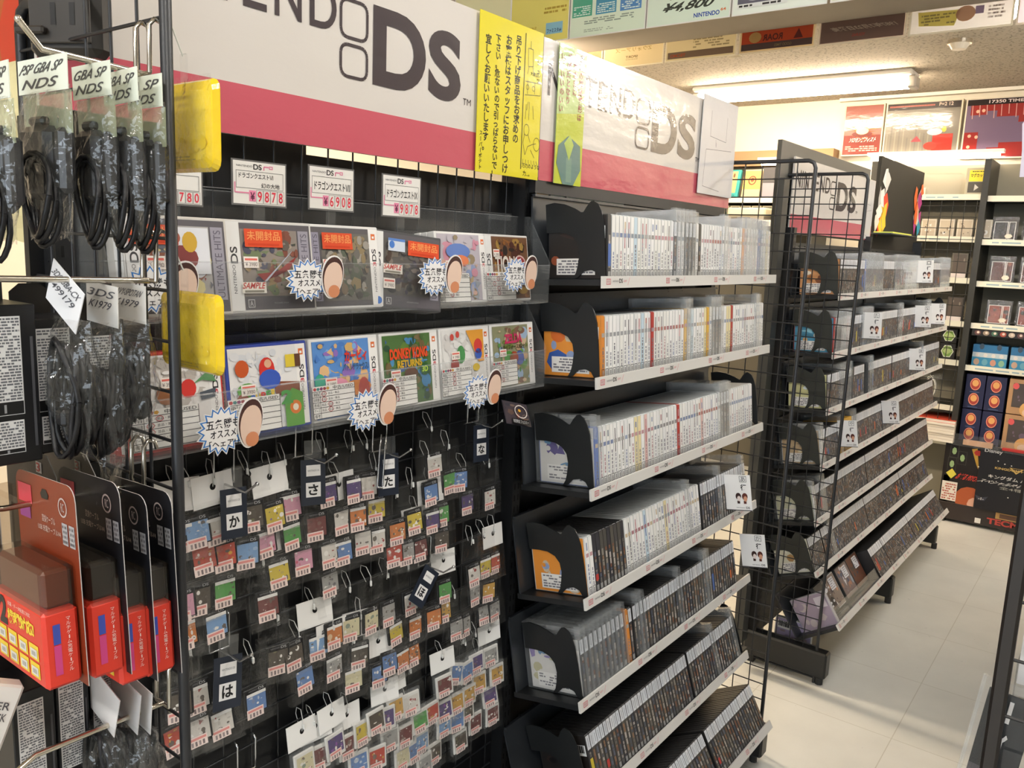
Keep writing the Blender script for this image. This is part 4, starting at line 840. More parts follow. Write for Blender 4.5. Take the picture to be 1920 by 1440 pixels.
ROWSD = [
 ('top row', [(339, 1004, 'b', 'w'), (369, 994, 'l', 'c'), (405, 987, 'w', 'w'), (472, 965, 'k', 'c'), (513, 965, 'y', 'w'), (546, 946, 'p', 'c'), (614, 921, 'v', 'c'), (661, 915, 'v', 'c'), (690, 908, 'w', 'c'), (814, 868, 'w', 'c'), (806, 922, 'b', 'c'), (844, 901, 'g', 'c'), (862, 897, 'b', 'n'), (917, 931, 'w', 'c')]),
 ('second row', [(382, 1043, 'r', 'n'), (420, 1037, 'r', 'n'), (463, 1034, 'l', 'n'), (497, 1015, 'p', 'n'), (548, 1001, 'g', 'c'), (593, 984, 'm', 'c'), (642, 973, 'w', 'w'), (669, 967, 'o', 'n'), (706, 951, 'y', 'c'), (746, 995, 'o', 'c'), (777, 976, 'y', 'c'), (810, 974, 'v', 'w'), (830, 963, 'g', 'c'), (875, 940, 'v', 'c')]),
 ('third row', [(342, 1134, 'p', 'n'), (374, 1121, 'k', 'n'), (423, 1106, 'g', 'w'), (525, 1072, 'y', 'w'), (570, 1048, 'p', 'n'), (616, 1036, 'w', 'n'), (642, 1031, 'b', 'n'), (681, 1012, 'w', 'n'), (706, 1009, 'w', 'n'), (740, 1037, 'r', 'n'), (762, 1033, 's', 'n'), (788, 1027, 'm', 'w'), (828, 1010, 'k', 'n'), (887, 1075, 'w', 'c'), (909, 1060, 'y', 'c'), (928, 1053, 'r', 'w')]),
 ('fourth row', [(346, 1186, 'o', 'n'), (405, 1169, 'l', 'n'), (502, 1132, 'm', 'c'), (620, 1091, 's', 'n'), (836, 1107, 'g', 'w'), (890, 1112, 's', 'n'), (915, 1105, 'a', 'n'), (743, 1184, 'y', 'n'), (769, 1127, 'w', 'c'), (778, 1172, 'o', 'n'), (813, 1156, 'o', 'n'), (832, 1144, 'a', 'n'), (856, 1176, 's', 'c'), (873, 1171, 's', 'n'), (909, 1148, 's', 'n'), (926, 1141, 's', 'n')]),
 ('fifth row', [(336, 1317, 'k', 'c'), (372, 1306, 'w', 'c'), (480, 1312, 'b', 'c'), (524, 1235, 'k', 'c'), (551, 1226, 'k', 'n'), (570, 1269, 'b', 'c'), (599, 1209, 'l', 'w'), (624, 1246, 's', 'w'), (626, 1188, 'o', 'c'), (659, 1175, 'c', 'c'), (695, 1161, 'c', 'c'), (729, 1148, 's', 'c'), (674, 1226, 'k', 'w'), (661, 1269, 'c', 'c'), (712, 1262, 'b', 'w'), (730, 1240, 'b', 'n'), (754, 1234, 'o', 'n'), (775, 1225, 'o', 'n')]),
 ('sixth row', [(328, 1382, 'r', 'n'), (372, 1365, 'w', 'n'), (415, 1350, 'w', 'n')]),
 ('lowest bunch', [(572, 1431, 'c', 'w', 1), (600, 1420, 'm', 'w', 1), (627, 1394, 'v', 'w', 1), (655, 1398, 'm', 'w', 1), (672, 1428, 'b', 'n', 1), (681, 1373, 'y', 'n', 1), (705, 1350, 'k', 'n', 1), (706, 1418, 'r', 'n', 1), (724, 1346, 'v', 'w', 1), (733, 1385, 's', 'n', 1), (743, 1327, 'a', 'w', 1), (754, 1419, 'c', 'n', 1), (761, 1377, 'm', 'w', 1), (770, 1317, 'w', 'c', 1), (778, 1406, 'b', 'n', 1), (791, 1390, 'l', 'n', 1), (788, 1350, 'g', 'n', 1), (795, 1431, 's', 'n', 1), (816, 1410, 'k', 'c', 1), (810, 1335, 'r', 'n', 1), (833, 1283, 'm', 'w', 1), (835, 1331, 'v', 'n', 1), (835, 1360, 'l', 'n', 1), (858, 1350, 'b', 'n', 1), (863, 1387, 'k', 'w', 1), (856, 1262, 'b', 'c', 1, 25), (877, 1258, 'b', 'c', 1), (895, 1242, 'v', 'c', 1), (858, 1317, 'a', 'n', 1), (881, 1302, 'a', 'n', 1), (900, 1279, 'a', 'c', 1), (931, 1262, 'a', 'n', 1), (922, 1229, 's', 'w', 1), (920, 1304, 'v', 'n', 1), (922, 1337, 'm', 'n', 1), (893, 1354, 'm', 'c', 1), (876, 1333, 'k', 'c', 1)])]
import collections
for rw, lst in ROWSD:
    tot = collections.Counter((q[2], q[3], len(q) > 4) for q in lst); cnt = collections.Counter()
    for q in sorted(lst):
        nm, c1, c2 = NAMES[q[2]]; k = (q[2], q[3], len(q) > 4); cnt[k] += 1
        wh = rw if rw != 'lowest bunch' else 'bottom bunch'
        wh = f'{wh} of the mesh' if tot[k] == 1 else f'{wh}, {nth(cnt[k])} such from the wire panel'
        bag(q[0], q[1], c1, nm, q[3], wh, 0, c2, len(q) > 4, q[5] if len(q) > 5 else 0)

# ---------------------------------------------------------------- hooks with kana divider cards
def prong(t, L=.07, up=.012):
    g = MB()
    for x in (-.016, .016): g.tube([(x, .006, -.05), (x, -.004, -.045), (x, -.005, .004), (x, .004, .010), (x, .010, .004)], .0016, 'c8c8c8', 'chrome', 6)
    g.tube([(-.016, -.004, -.046), (.016, -.004, -.046)], .0016, 'c8c8c8', 'chrome', 6)
    g.tube([(.0, -.004, -.046), (.004, -L * .7, -.050), (.008, -L, -.046 + up)], .0017, 'c8c8c8', 'chrome', 6); g.ball((.008, -L, -.046 + up), .003, .003, .003, 'd0d0d0', 'chrome', 8, 6); g.build('hook', t)
def kana(u, v, k, label, rot=0, s=1.0, yaw=-12):
    p = P(u, v, Y=.979); t = thing('divider_hook', label, 'divider', TR(p.x, 1.004, p.z + .075))
    prong(t); g = MB(); g.T = TR(0, -.026, -.048) @ RY(rot) @ RZ(yaw) @ RX(-3); w, h = .038 * s, .072 * s
    g.box(-w / 2, w / 2, 0, .001, -h, 0, '222834', 'print'); g.rect(-w * .28, -h * .36, w * .30, -h * .12, 'e8e6e4', -.0004); g.tbox('NINTENDO DS', -w * .22, -h * .26, w * .24, -h * .22, '6a6a70', -.0006); g.rect(-w * .30, -h * .82, w * .30, -h * .50, 'e8e6e4', -.0004); g.tbox(k, -w * .2, -h * .78, w * .2, -h * .54, '1a1a1c', -.0006, .03)
    g.box(-w * .35, w * .35, 0, .0008, 0, .03, 'ffffff', 'acrylic'); g.build('divider_card', t)
for a in ((437, 950, 'か', 'black divider card reading ka on a chrome hook'), (586, 893, 'さ', 'black divider card reading sa on a chrome hook', 0, 1, -25), (727, 880, 'た', 'black divider card reading ta on a chrome hook', 0, 1, -18), (901, 822, 'な', 'black divider card reading na on a chrome hook'), (428, 1262, 'は', 'black divider card reading ha on a chrome hook', 4, 1.1), (810, 1092, 'ほ', 'tilted dark blue divider card reading ho on a chrome hook', 42)): kana(*a)
t = thing('divider_hook', 'bare chrome hook near the foot of the cartridge mesh', 'hook', TR(P(462, 1418, Y=1.0).x, 1.004, P(462, 1418, Y=1.0).z + .02)); prong(t)
p = P(715, 870, Y=.98); t = thing('spare_hook', 'loose chrome hook hanging upside down beside the ta divider', 'hook', TR(p.x, .99, p.z)); g = MB()
for x in (-.006, .006): g.tube([(x + .012, 0, .045), (x + .006, -.008, .05), (x, -.012, .03), (x - .012, -.02, -.035)], .0017, 'd0d0d0', 'chrome', 6)
g.tube([(-.018, -.02, -.035), (-.006, -.02, -.038)], .0018, 'd0d0d0', 'chrome', 6); g.build('hook_wire', t)
# a loose dark card hooked under the lower tray
p = P(965, 775, Y=.93); t = thing('picture_card', 'dark picture card with outlined swirl hanging crooked below the lower tray end', 'card', TR(p.x, .925, p.z) @ RY(18) @ RX(-30) @ RZ(-8)); g = MB(); g.box(-.036, .036, 0, .001, -.024, .024, '2c2830', 'print')
g.art(-.034, -.022, .034, .022, ('3a3238', '5a463c', '8a4a3a', '2a2a34', '6a5a50'), 17, -.0004, 16); g.ring(.010, .004, .018, .014, .002, 'd8d0c8', -.003, 14); g.ell(.006, .006, .004, .003, 'd8a030', -.0032); g.rect(-.020, -.023, .030, -.012, '141414', -.003); g.tbox('初回限定 フェスミー', -.018, -.021, .026, -.014, 'd8d8d8', -.0034); g.build('card', t)
# white cases lying at the end of the base shelf
for k in range(5):
    g = MB(); case_body(g, 0, 'w', .0148); case_print(g, 0, 'w', random.Random(k), t=.0148)
    o = g.build('white_game_case', None, TR(1.245 + .0, .80, .232) @ TR(-.0 + .0152 * k, 0, 0)); tag(o, f'white-spined game case on the base shelf under the mesh, {nth(5 - k)} from the middle upright', 'game case', 'white cases on the base shelf')

# ================================================================ goods hanging on the near wire panel (they face back along the aisle)
def face_near(x, y, z): return TR(x, y, z) @ RZ(-90)        # local x = towards the aisle, local -y = towards the photographer
def long_hook(x1, y, z, L, label, tip=.02, aisle=0.0):
    """double-clawed chrome hook on the panel, prong reaching back along the aisle"""
    t = thing('display_hook', label, 'hook', TR(x1, y, z)); g = MB()
    for s in (-.012, .012): g.tube([(.006, s, -.002), (.004, s, .006), (-.003, s, .008), (-.008, s, .002), (-.009, s, -.04)], .0022, 'c9c4ba', 'chrome', 8)
    g.tube([(-.009, -.012, -.04), (-.009, .012, -.04)], .0022, 'c9c4ba', 'chrome', 8)
    g.tube([(-.009, 0, -.04), (-L * .85, aisle * .85, -.036), (-L, aisle, -.036 + tip)], .0029, 'd4cdbf', 'chrome', 8); g.ball((-L, aisle, -.036 + tip), .0032, .0032, .0032, 'd8d2c6', 'chrome'); g.build('wire', t); return t
PX = .436
zt1 = H + .155
long_hook(PX, .765, H + .183, .115, 'chrome display hook carrying the handwritten bag cards at the top of the near panel', .02)
long_hook(PX, .765, H - .008, .25, 'chrome display hook carrying the tilted cable bags on the near panel', .004)
long_hook(PX, .80, H - .22, .16, 'chrome display hook carrying the red blister packs on the near panel', .004)
long_hook(PX, .765, H - .452, .16, 'chrome display hook carrying the plain-topped bags low on the near panel', -.012)

def crinkled(b, w, top, bot, depth, r, key, nx=7, nz=10, taper=.0, yoff=0.0):
    """a clear bag: crumpled front and back sheets closed at the edges"""
    for sgn in (-1, 1):
        vs = []; fs = []
        for j in range(nz + 1):
            e = j / nz
            for i in range(nx + 1):
                a = i / nx; ww = w * (1 - taper * (1 - e) ** 2); bul = sin(pi * a) ** .6 * sin(pi * min(1, .08 + (1 - e) * .95)) * depth
                edge = i in (0, nx) or j in (0, nz)
                vs.append(((a - .5) * ww + (r.random() - .5) * w * .03, yoff + (0 if edge else sgn * bul * (.75 + .5 * r.random())), bot + (top - bot) * e + (0 if not j == 0 else (r.random() - .5) * .006)))
        for j in range(nz):
            for i in range(nx): k = j * (nx + 1) + i; fs.append((k, k + 1, k + nx + 2, k + nx + 1))
        b.mesh(vs, fs, 'ffffff', key)

def script(g, lines, x0, z1, w, h, y, col='4a4a4c', bold=.01):
    n = len(lines)
    for i, l in enumerate(lines): g.tbox(l, x0 + w * (.08 if i % 2 == 0 else .12), z1 - h * (i + .85) / n, x0 + w * (.9 if i % 2 == 0 else .8), z1 - h * (i + .2) / n, col, y, bold, shear=.15)

def adapter_bag(x, y, z, label, lines, r, wide=.062, hdr=.032, drop=.17, green=True, yaw=0, dark='1a1a1d', sticker=False, tone='dfe3d4'):
    t = thing('adapter_bag', label, 'bagged adapter', face_near(x, y, z) @ RZ(yaw) @ RY((r.random() - .5) * 5), 'bagged adapters on the top hook')
    w = wide
    g = MB(); g.box(-w / 2, w / 2, -.0012, -.0004, -hdr, 0, tone, 'paper'); script(g, lines, -w / 2, -.002, w, hdr - .004, -.0016); g.build('header_card', t)
    b = MB(); crinkled(b, w * 1.05, -hdr + .004, -drop, .014, r, 'bag_crinkle', taper=.15); b.build('bag', t)
    u = MB(); u.face([(-w / 2, .002, -hdr), (w / 2, .002, -hdr), (w / 2, .002, -hdr - .035), (-w / 2, .002, -hdr - .035)], 'ffffff', 'bag_green'); u.build('bag_neck', t)
    a = MB(); bx = w * .36
    a.box(-bx * 1.1, bx * .55, -.009, .011, -hdr - .092, -hdr - .028, dark, 'plastic', .006); a.box(-bx * .7, bx * .1, -.005, .007, -hdr - .028, -hdr - .020, dark, 'plastic', .003); a.box(bx * .62, bx * 1.05, -.004, .010, -hdr - .085, -hdr - .030, '242426', 'plastic', .004)
    if sticker: a.rect(-bx * .9, -hdr - .062, -bx * .1, -hdr - .04, 'e8dcd4', -.0086); a.rect(-bx * .85, -hdr - .046, -bx * .15, -hdr - .042, 'd06058', -.0089); a.dashes(-bx * .8, -hdr - .058, -bx * .2, -hdr - .05, 1, '6a6a6c', -.0089, r)
    a.build('adapter_body', t)
    c = MB()
    for k in range(3):
        rx = w * (.28 - .02 * k); cz = -hdr - .070 - .004 * k
        c.tube([(rx * cos(q) + .004, -.013 + .004 * k + .003 * sin(q * 2 + k), cz - .018 + .036 * sin(q)) for q in [2 * pi * i / 18 for i in range(19)]], .0026, '141416', 'cable', 6, False)
    c.build('cable', t); return t
ra = random.Random(12)
for x, y, z, ln, lb, yaw, st, drop in (
    (.425, .758, H + .140, ('IA SP', 'NDS'), 'bagged black adapter with greenish card, hung innermost at the wire panel', 0, False, .145),
    (.403, .760, H + .141, ('GBA SP', 'NDS'), 'bagged black adapter with two handwritten lines on its card, second from the wire panel', 0, False, .150),
    (.380, .766, H + .143, ('GBA SP', 'NDS'), 'bagged black adapter with two handwritten lines on its card, third from the wire panel', 4, False, .152),
    (.345, .780, H + .143, ('PSP GBA SP', 'NDS'), 'bagged black adapter with wide white card and red-printed price sticker', 0, True, .155),
    (.305, .772, H + .130, ('GBASP', '-DS'), 'bagged black adapter with card cut by the picture edge, nearest the camera', -4, False, .145)):
    adapter_bag(x, y, z, lb, ln, ra, .060 if 'wide' not in lb else .092, .029, drop, yaw=yaw, sticker=st)

def coil_bag(x, y, z, label, lines, r, tilt=0, w=.058, hdr=.034, drop=.15, cz=-.085, rr=.030, tone='d9d6d0', n=9, name='cable_bag', grp='bagged cables on the second hook'):
    t = thing(name, label, 'bagged cable', face_near(x, y, z), grp)
    g = MB(); g.T = RY(tilt); g.box(-w / 2, w / 2, -.0012, -.0004, -hdr, .002, tone, 'paper')
    if lines: script(g, lines, -w / 2, -.001, w, hdr * .6, -.0016, '55565e', .004)
    g.build('header_card', t)
    b = MB(); crinkled(b, w * 1.12, -hdr + .004, -drop, .022, r, 'bag_crinkle', taper=.45); b.build('bag', t)
    c = MB()
    for k in range(n):
        a = rr * (1 - .045 * k); e = rr * 1.35 * (1 - .03 * k); ph = r.random() * 6
        c.tube([(a * cos(q) * .62 + .003 * sin(3 * q + ph), -.013 + .026 * k / n + .003 * sin(2 * q + ph), cz + e * sin(q) + .002 * sin(4 * q + ph)) for q in [2 * pi * i / 20 for i in range(21)]], .0026, ('151517', '1c1c1f', '101012')[k % 3], 'cable', 6, False)
    c.tube([(-rr * .7, -.012, cz), (rr * .7, -.012, cz)], .002, '0e0e10', 'cable', 5); c.box(-.008, .008, -.016, -.004, cz - rr * .6, cz - rr * .2, '141416', 'plastic', .003); c.build('coiled_cable', t); return t
coil_bag(.412, .775, H - .053, 'bagged coil of black cable nearest the wire panel, grey card, middle hook', ('NAVY-SPOTAN', 'K1979'), ra, 2, .062, .034, .165, cz=-.095, rr=.031)
coil_bag(.385, .772, H - .053, 'bagged coil of black cable behind the tilted card, middle hook', ('3DS', 'K1979'), ra, 3, .058, .036, .195, cz=-.118, rr=.032)
coil_bag(.352, .765, H - .045, 'bagged coil of black cable with bright card hung askew, middle hook', ('3DS-GBA-CX', '499179'), ra, 28, .062, .040, .165, cz=-.110, rr=.040, tone='e8e8ea')
for k_, (u, v, tl, lb, tn) in enumerate(((289, 1318, 8, 'black cable bag with plain card nearest the wire panel, low hook', 'd6d4d2'), (268, 1318, 12, 'black cable bag with plain card between two others, low hook', 'd0cecc'), (229, 1322, 18, 'black cable bag with plain tilted card nearest the camera, low hook', 'dcdad8'))):
    q = P(u, v, Y=.738); coil_bag(q.x, .77, q.z + .012, lb, None, ra, tl, .062, .046, .17, cz=-.098, rr=.036, tone=tn, grp='plain-card bags on the low hook')

# red and black blister packs: card at the back, clear-fronted box, red paper sleeve with writing
def blister(x, yr, zt, label, front=False):
    """yr: aisle-side edge of the card"""
    w, h = .128, .180; t = thing('blister_pack', label, 'blister pack', face_near(x, yr, zt) @ RZ(-2) @ RY(-3.5) @ TR(-w, 0, 0), 'red blister packs in a row on the near panel')
    c = MB(); rr = .014; pts = [(0, -h), (w, -h), (w, -rr)] + [(w - rr + rr * cos(q), -rr + rr * sin(q)) for q in (.4, .8, 1.2)] + [(w - rr, 0), (rr, 0)] + [(rr - rr * sin(q), -rr + rr * cos(q)) for q in (.4, .8, 1.2)] + [(0, -rr)]
    c.slab(pts, 0, .0008, '7a3018' if front else '1a1b20', 'print', side='b8b4b0'); y = -.0004
    c.rect(w * .04, -.030, w * .28, -.012, 'c83a4a', y); c.rect(w * .05, -.045, w * .24, -.033, '8a3a7a' if front else '4a3060', y)
    c.ring(w * .80, -.022, .009, .009, .0016, 'b8a8a4', y, 16); c.tbox('RC', w * .775, -.026, w * .825, -.018, 'b8a8a4', y)
    c.tbox('変換ケーブル', w * .44, -.042, w * .66, -.035, 'c8b4a8', y); c.tbox('USB 充電ケーブルV4', w * .36, -.051, w * .74, -.045, 'c8b4a8', y)
    for q in (.77, .88): c.rect(w * q, -.056, w * (q + .085), -.036, 'a8a6a8', y); c.dashes(w * q + .001, -.055, w * (q + .085) - .001, -.037, 4, '6a686a', y - .0002, random.Random(4))
    c.poly([(w * .44, -.016), (w * .48, -.011), (w * .54, -.011), (w * .58, -.016), (w * .56, -.020), (w * .46, -.020)], '0c0c0c', y); c.build('backing_card', t)
    b = MB(); d = .030; z1, z0 = -.068, -h + .004; xl, xr = .010, w - .008
    b.box(xl, xr, -d, -.0006, z0 + .062, z1, 'ffffff', 'smoked', .004); b.box(xl + .006, xr - .006, -d + .004, -.002, z0 + .07, z1 - .004, '6a3018' if front else '111214', 'plastic', .003); b.build('blister_shell', t)  # front pack: card's reflection in the shell painted as a brown inner box
    s = MB(); zt2 = z0 + .070; R_ = 'd03a2a'
    s.box(xl - .0006, xr + .0006, -d - .0008, -.0010, z0, zt2, R_, 'print', .003); y = -d - .0012
    s.tbox('12', xl + .004, zt2 - .030, xl + .032, zt2 - .003, '141414', y, .05); s.tbox('機種対応!', xl + .034, zt2 - .026, xl + .092, zt2 - .012, 'e8c832', y, .05); s.tbox('充電・データ転送に対応', xl + .036, zt2 - .009, xl + .086, zt2 - .005, 'f0d8c8', y)
    for k in range(8):
        x_ = xl + .008 + .0235 * (k % 4); z_ = zt2 - .046 - .0165 * (k // 4); s.rect(x_, z_, x_ + .020, z_ + .014, 'e4c430', y); s.rect(x_ + .003, z_ + .002, x_ + .017, z_ + .010, 'd8d4cc', y - .0003); s.rect(x_ + .006, z_ + .004, x_ + .014, z_ + .008, 'a8a49c', y - .0005)
    # aisle-facing side of the sleeve
    T0 = s.T.copy(); s.T = T0 @ TR(xr + .0010, -d, 0) @ RZ(90)
    s.rect(.007, zt2 - .030, .013, zt2 - .012, '3a4a9c', 0); s.rect(.007, zt2 - .058, .013, zt2 - .031, 'c0407a', 0)
    for k, ch in enumerate('マルチゲーム充電ケーブル'): 
        if ch == 'ー': s.rect(.0195, zt2 - .0105 - .0042 * k, .0205, zt2 - .0075 - .0042 * k, 'e8d0c8', -.0002)
        else: s.text(ch, .0178, zt2 - .0105 - .0042 * k, .0042, 'e8d0c8', -.0002)
    s.T = T0; s.build('red_sleeve', t)
for u, v, lb, fr in ((320, 925, 'black and red blister pack last of four, against the wire panel', False), (273, 932, 'black and red blister pack third of four from the camera', False), (222, 908, 'black and red blister pack second of four from the camera', False), (138, 915, 'foremost red blister pack reading 12 in large figures', True)):
    q = P(u, v, Y=.706); blister(q.x, q.y, q.z, lb, fr)
for k, (x, z, c, lb) in enumerate(((.415, .242, '2a2018', 'dark blister card with small red badge behind the red packs, nearest the wire panel'), (.375, .236, '241a16', 'dark blister card with small red badge behind the red packs, middle of three'), (.32, .226, '2c2620', 'dark blister card with small red badge behind the red packs, nearest the camera'))):
    t = thing('blister_card', lb, 'blister pack', face_near(x, .985, H - z)); g = MB(); g.slab([(0, -.16), (.12, -.16), (.12, -.02), (.10, 0), (0, 0)], 0, .0009, c, 'print', side='a09c94'); g.rect(.075, -.022, .088, -.010, 'c8c4c0', -.0004); g.tbox('3', .076, -.021, .085, -.011, 'b83a34', -.0007, .03); g.build('card', t)
    g = MB(); g.box(.01, .112, -.026, -.0008, -.155, -.045, '1a1716', 'smoked', .004); g.build('shell', t)

# black cartons with white text panels facing the aisle
def carton(x0, x1, yf, z0, z1, label, panels, grp):
    w, h = x1 - x0, z1 - z0; t = thing('carton', label, 'box', TR(x0, yf, z0), grp); g = MB(); g.box(0, w, 0, .11, 0, h, '141416', 'print', .001); r = random.Random(int(x0 * 1e4 + z0 * 1e3))
    for a, b_, c, d in panels:
        g.rect(w * a, h * b_, w * c, h * d, 'e4e3e1', -.0004); g.frame(w * a - .0004, h * b_ - (d - b_) * h * .16, w * c + .0004, h * d, .0006, 'c8c8c8', -.0003)
        g.dashes(w * a + .0008, h * b_ + .001, w * c - .0008, h * d - .001, max(5, int((d - b_) * h / .0027)), '6a6b6f', -.0006, r, .9, .6); g.rect(w * (a + c) / 2 - .001, h * b_ - (d - b_) * h * .13, w * (a + c) / 2 + .001, h * b_ - (d - b_) * h * .03, '9a9a9c', -.0005)
    g.rect(w * .88, h * .1, w * .93, h * .8, '4a4a4e', -.0004); g.build('carton_body', t)
    q = MB(); q.slab([(w * .1, 0), (w * .9, 0), (w * .9, .022), (w * .7, .03), (w * .3, .03), (w * .1, .022)], .055, .056, '1c1a1a', 'print'); q.T = TR(0, 0, 0); 
    q.v = [v + Vector((0, 0, h)) for v in q.v]; q.build('hang_tab', t)
PN = ((.08, .40, .72, .93), (.12, .10, .70, .28))
G1 = 'black cartons behind the cable bags'
carton(.285, .334, .795, H - .215, H - .070, 'black carton with tall white text panel at the picture edge beside the cable bags', PN, G1)
carton(.338, .385, .815, H - .215, H - .086, 'black carton with white text panels, half behind the askew cable bag', PN, G1)
carton(.389, .428, .825, H - .215, H - .098, 'black carton with white text panels, almost hidden behind the cable bags', PN, G1)
G2 = 'black cartons at the foot of the near panel'
carton(.292, .330, .790, H - .600, H - .435, 'black carton with white text panel nearest the camera at the bottom', ((.12, .38, .72, .93), (.15, .0, .74, .20)), G2)
carton(.333, .365, .795, H - .600, H - .435, 'black carton with white text panel in the middle of the bottom row', ((.10, .38, .82, .93), (.12, .0, .78, .20)), G2)
carton(.368, .400, .800, H - .600, H - .435, 'black carton with white text panel beside the plain-topped bags', ((.10, .38, .82, .93), (.12, .0, .78, .20)), G2)
t = thing('charger_pack', 'tilted white and red charger pack at the bottom corner of the picture', 'charger pack', TR(.262, .755, H - .395) @ RY(24) @ RZ(-14)); g = MB(); g.box(-.03, .03, 0, .02, -.085, 0, 'd8d3cc', 'print', .002); g.rect(-.028, -.078, .028, -.0645, 'c83a30', -.0004); g.rect(-.03, -.12 + .035, .03, -.078, 'c83a30', -.0003)
for k, tx in enumerate(('CHARGER', 'FOR 3DS BLACK')): g.tbox(tx, -.022, -.022 - .010 * k, .024, -.015 - .010 * k, '4a4648', -.0006, .01)
g.tbox('COMPATIBLE', -.02, -.075, .022, -.067, 'e8b8a8', -.0006); g.dashes(-.022, -.060, .02, -.034, 5, '8a8688', -.0006, random.Random(5)); g.build('pack', t)

# two yellow pouches hung on the far side of the panel
def pouch(x, y0, y1, z0, z1, label):
    w, h = y1 - y0, z1 - z0; t = thing('yellow_pouch', label, 'pouch', TR(x, y1, z0) @ RZ(-90)); r = random.Random(int(z0 * 100))
    def rr(x0, z0_, x1, z1_, q): return [(cx + q * cos(a), cz + q * sin(a)) for cx, cz, s in ((x1 - q, z1_ - q, 0), (x0 + q, z1_ - q, pi / 2), (x0 + q, z0_ + q, pi), (x1 - q, z0_ + q, 1.5 * pi)) for a in (s, s + .52, s + 1.05, s + 1.57)]
    g = MB(); 
    lay = [(.003, .012, 0), (.0012, .0060, .003), (.0, .0045, .007), (-.0015, .003, .011)]
    R0 = [rr(q + .002, q + .002, w - .002 - q, h - .002 - q, max(.003, .010 - q * .4)) for _, _, q in lay]
    for k in range(3):
        A, B = R0[k], R0[k + 1]; n = len(A)
        for i in range(n): g.face([(A[i][0], lay[k][1], A[i][1]), (A[(i + 1) % n][0], lay[k][1], A[(i + 1) % n][1]), (B[(i + 1) % n][0], lay[k + 1][1], B[(i + 1) % n][1]), (B[i][0], lay[k + 1][1], B[i][1])], 'ecc820', 'pouch', True)
    g.face([(x_, .003, z_) for x_, z_ in R0[3]], 'f0d034', 'pouch'); g.face([(x_, .0125, z_) for x_, z_ in R0[0]], 'ecc820', 'pouch'); g.slab(R0[0], .0118, .0125, 'ecc820', 'pouch')
    for k in range(7): g.ell(w * (.2 + .12 * k % .7), h * (.25 + .03 * (k % 3)), w * .09, h * .07, ('e6c424', 'ecca2a')[k % 2], .0027 - .0001 * k, 8, 'pouch')
    g.build('pouch_body', t)
    b = MB(); n = 6; vs = []; fs = []
    for j in range(n + 1):
        for i in range(n + 1): a, e = i / n, j / n; vs.append((w * a, .002 - .004 * sin(pi * a) * sin(pi * e) - .0015 * r.random(), h * e))
    for j in range(n):
        for i in range(n): k = j * (n + 1) + i; fs.append((k, k + 1, k + n + 2, k + n + 1))
    b.mesh(vs, fs, 'ffffff', 'bag_crinkle')
    b.tbox('MADE IN SHENZHEN CHINA', w * .22, h * .155, w * .72, h * .170, '4a4420', -.0052); b.tbox('POLYESTER BAG WARNING TAKE CARE', w * .18, h * .125, w * .82, h * .140, '5a5426', -.0052); b.build('clear_sleeve', t)
    q = MB(); q.box(w * .42, w * .52, .004, .006, h - .004, h + .022, 'd8d4c4', 'acrylic'); q.tube([(w * .47, .004, h + .02), (w * .55, -.012, h + .045), (w * .6, -.022, h + .060)], .0008, 'd8d8d0', 'plastic', 5); q.build('hang_strap', t)
pouch(.462, .712, .806, H + .056, H + .146, 'yellow pouch in a clear sleeve, upper of two on the wire panel')
pouch(.462, .712, .822, H - .143, H - .058, 'yellow pouch in a clear sleeve, lower of two on the wire panel')
# black plastic holder at the top corner and the bright bags beyond
p = P(34, 98, Y=.965)
t = thing('plastic_holder', 'black plastic holder with slots hanging high behind the near panel', 'holder', TR(p.x + .012, .975, p.z) @ RZ(-62)); g = MB(); g.box(0, .085, 0, .03, 0, .11, '1f1d1a', 'plastic', .008); g.box(.008, .078, -.004, 0, .012, .1, '2a2622', 'plastic', .003)
for q in (.034, .056):
    for z in (.03, .065): g.rect(q, z, q + .006, z + .022, '0a0a0a', -.0045)
g.box(-.004, .03, -.012, -.004, .02, .028, '2a2622', 'plastic', .002); g.build('holder_body', t)
t = thing('cream_bag', 'cream bubble-wrapped bag at the top corner behind the black holder', 'bag', TR(.475, 1.13, H - .02) @ RZ(-90)); g = MB(); crinkled(g, .16, .22, 0, .03, random.Random(3), 'wall', 12, 14)
g.c = [lin('d8cc9c')] * len(g.c); g.build('bag_body', t)
t = thing('orange_poster', 'orange-red poster far behind the near panel at the picture edge', 'poster', TR(.60, 1.62, H + .17) @ RZ(-90)); g = MB(); g.box(0, .25, 0, .002, 0, .36, 'b85a28', 'print'); g.rect(0, .2, .25, .34, 'd8a048', -.0004); g.ell(.18, .11, .06, .08, 'c83a20', -.0006); g.build('sheet', t)

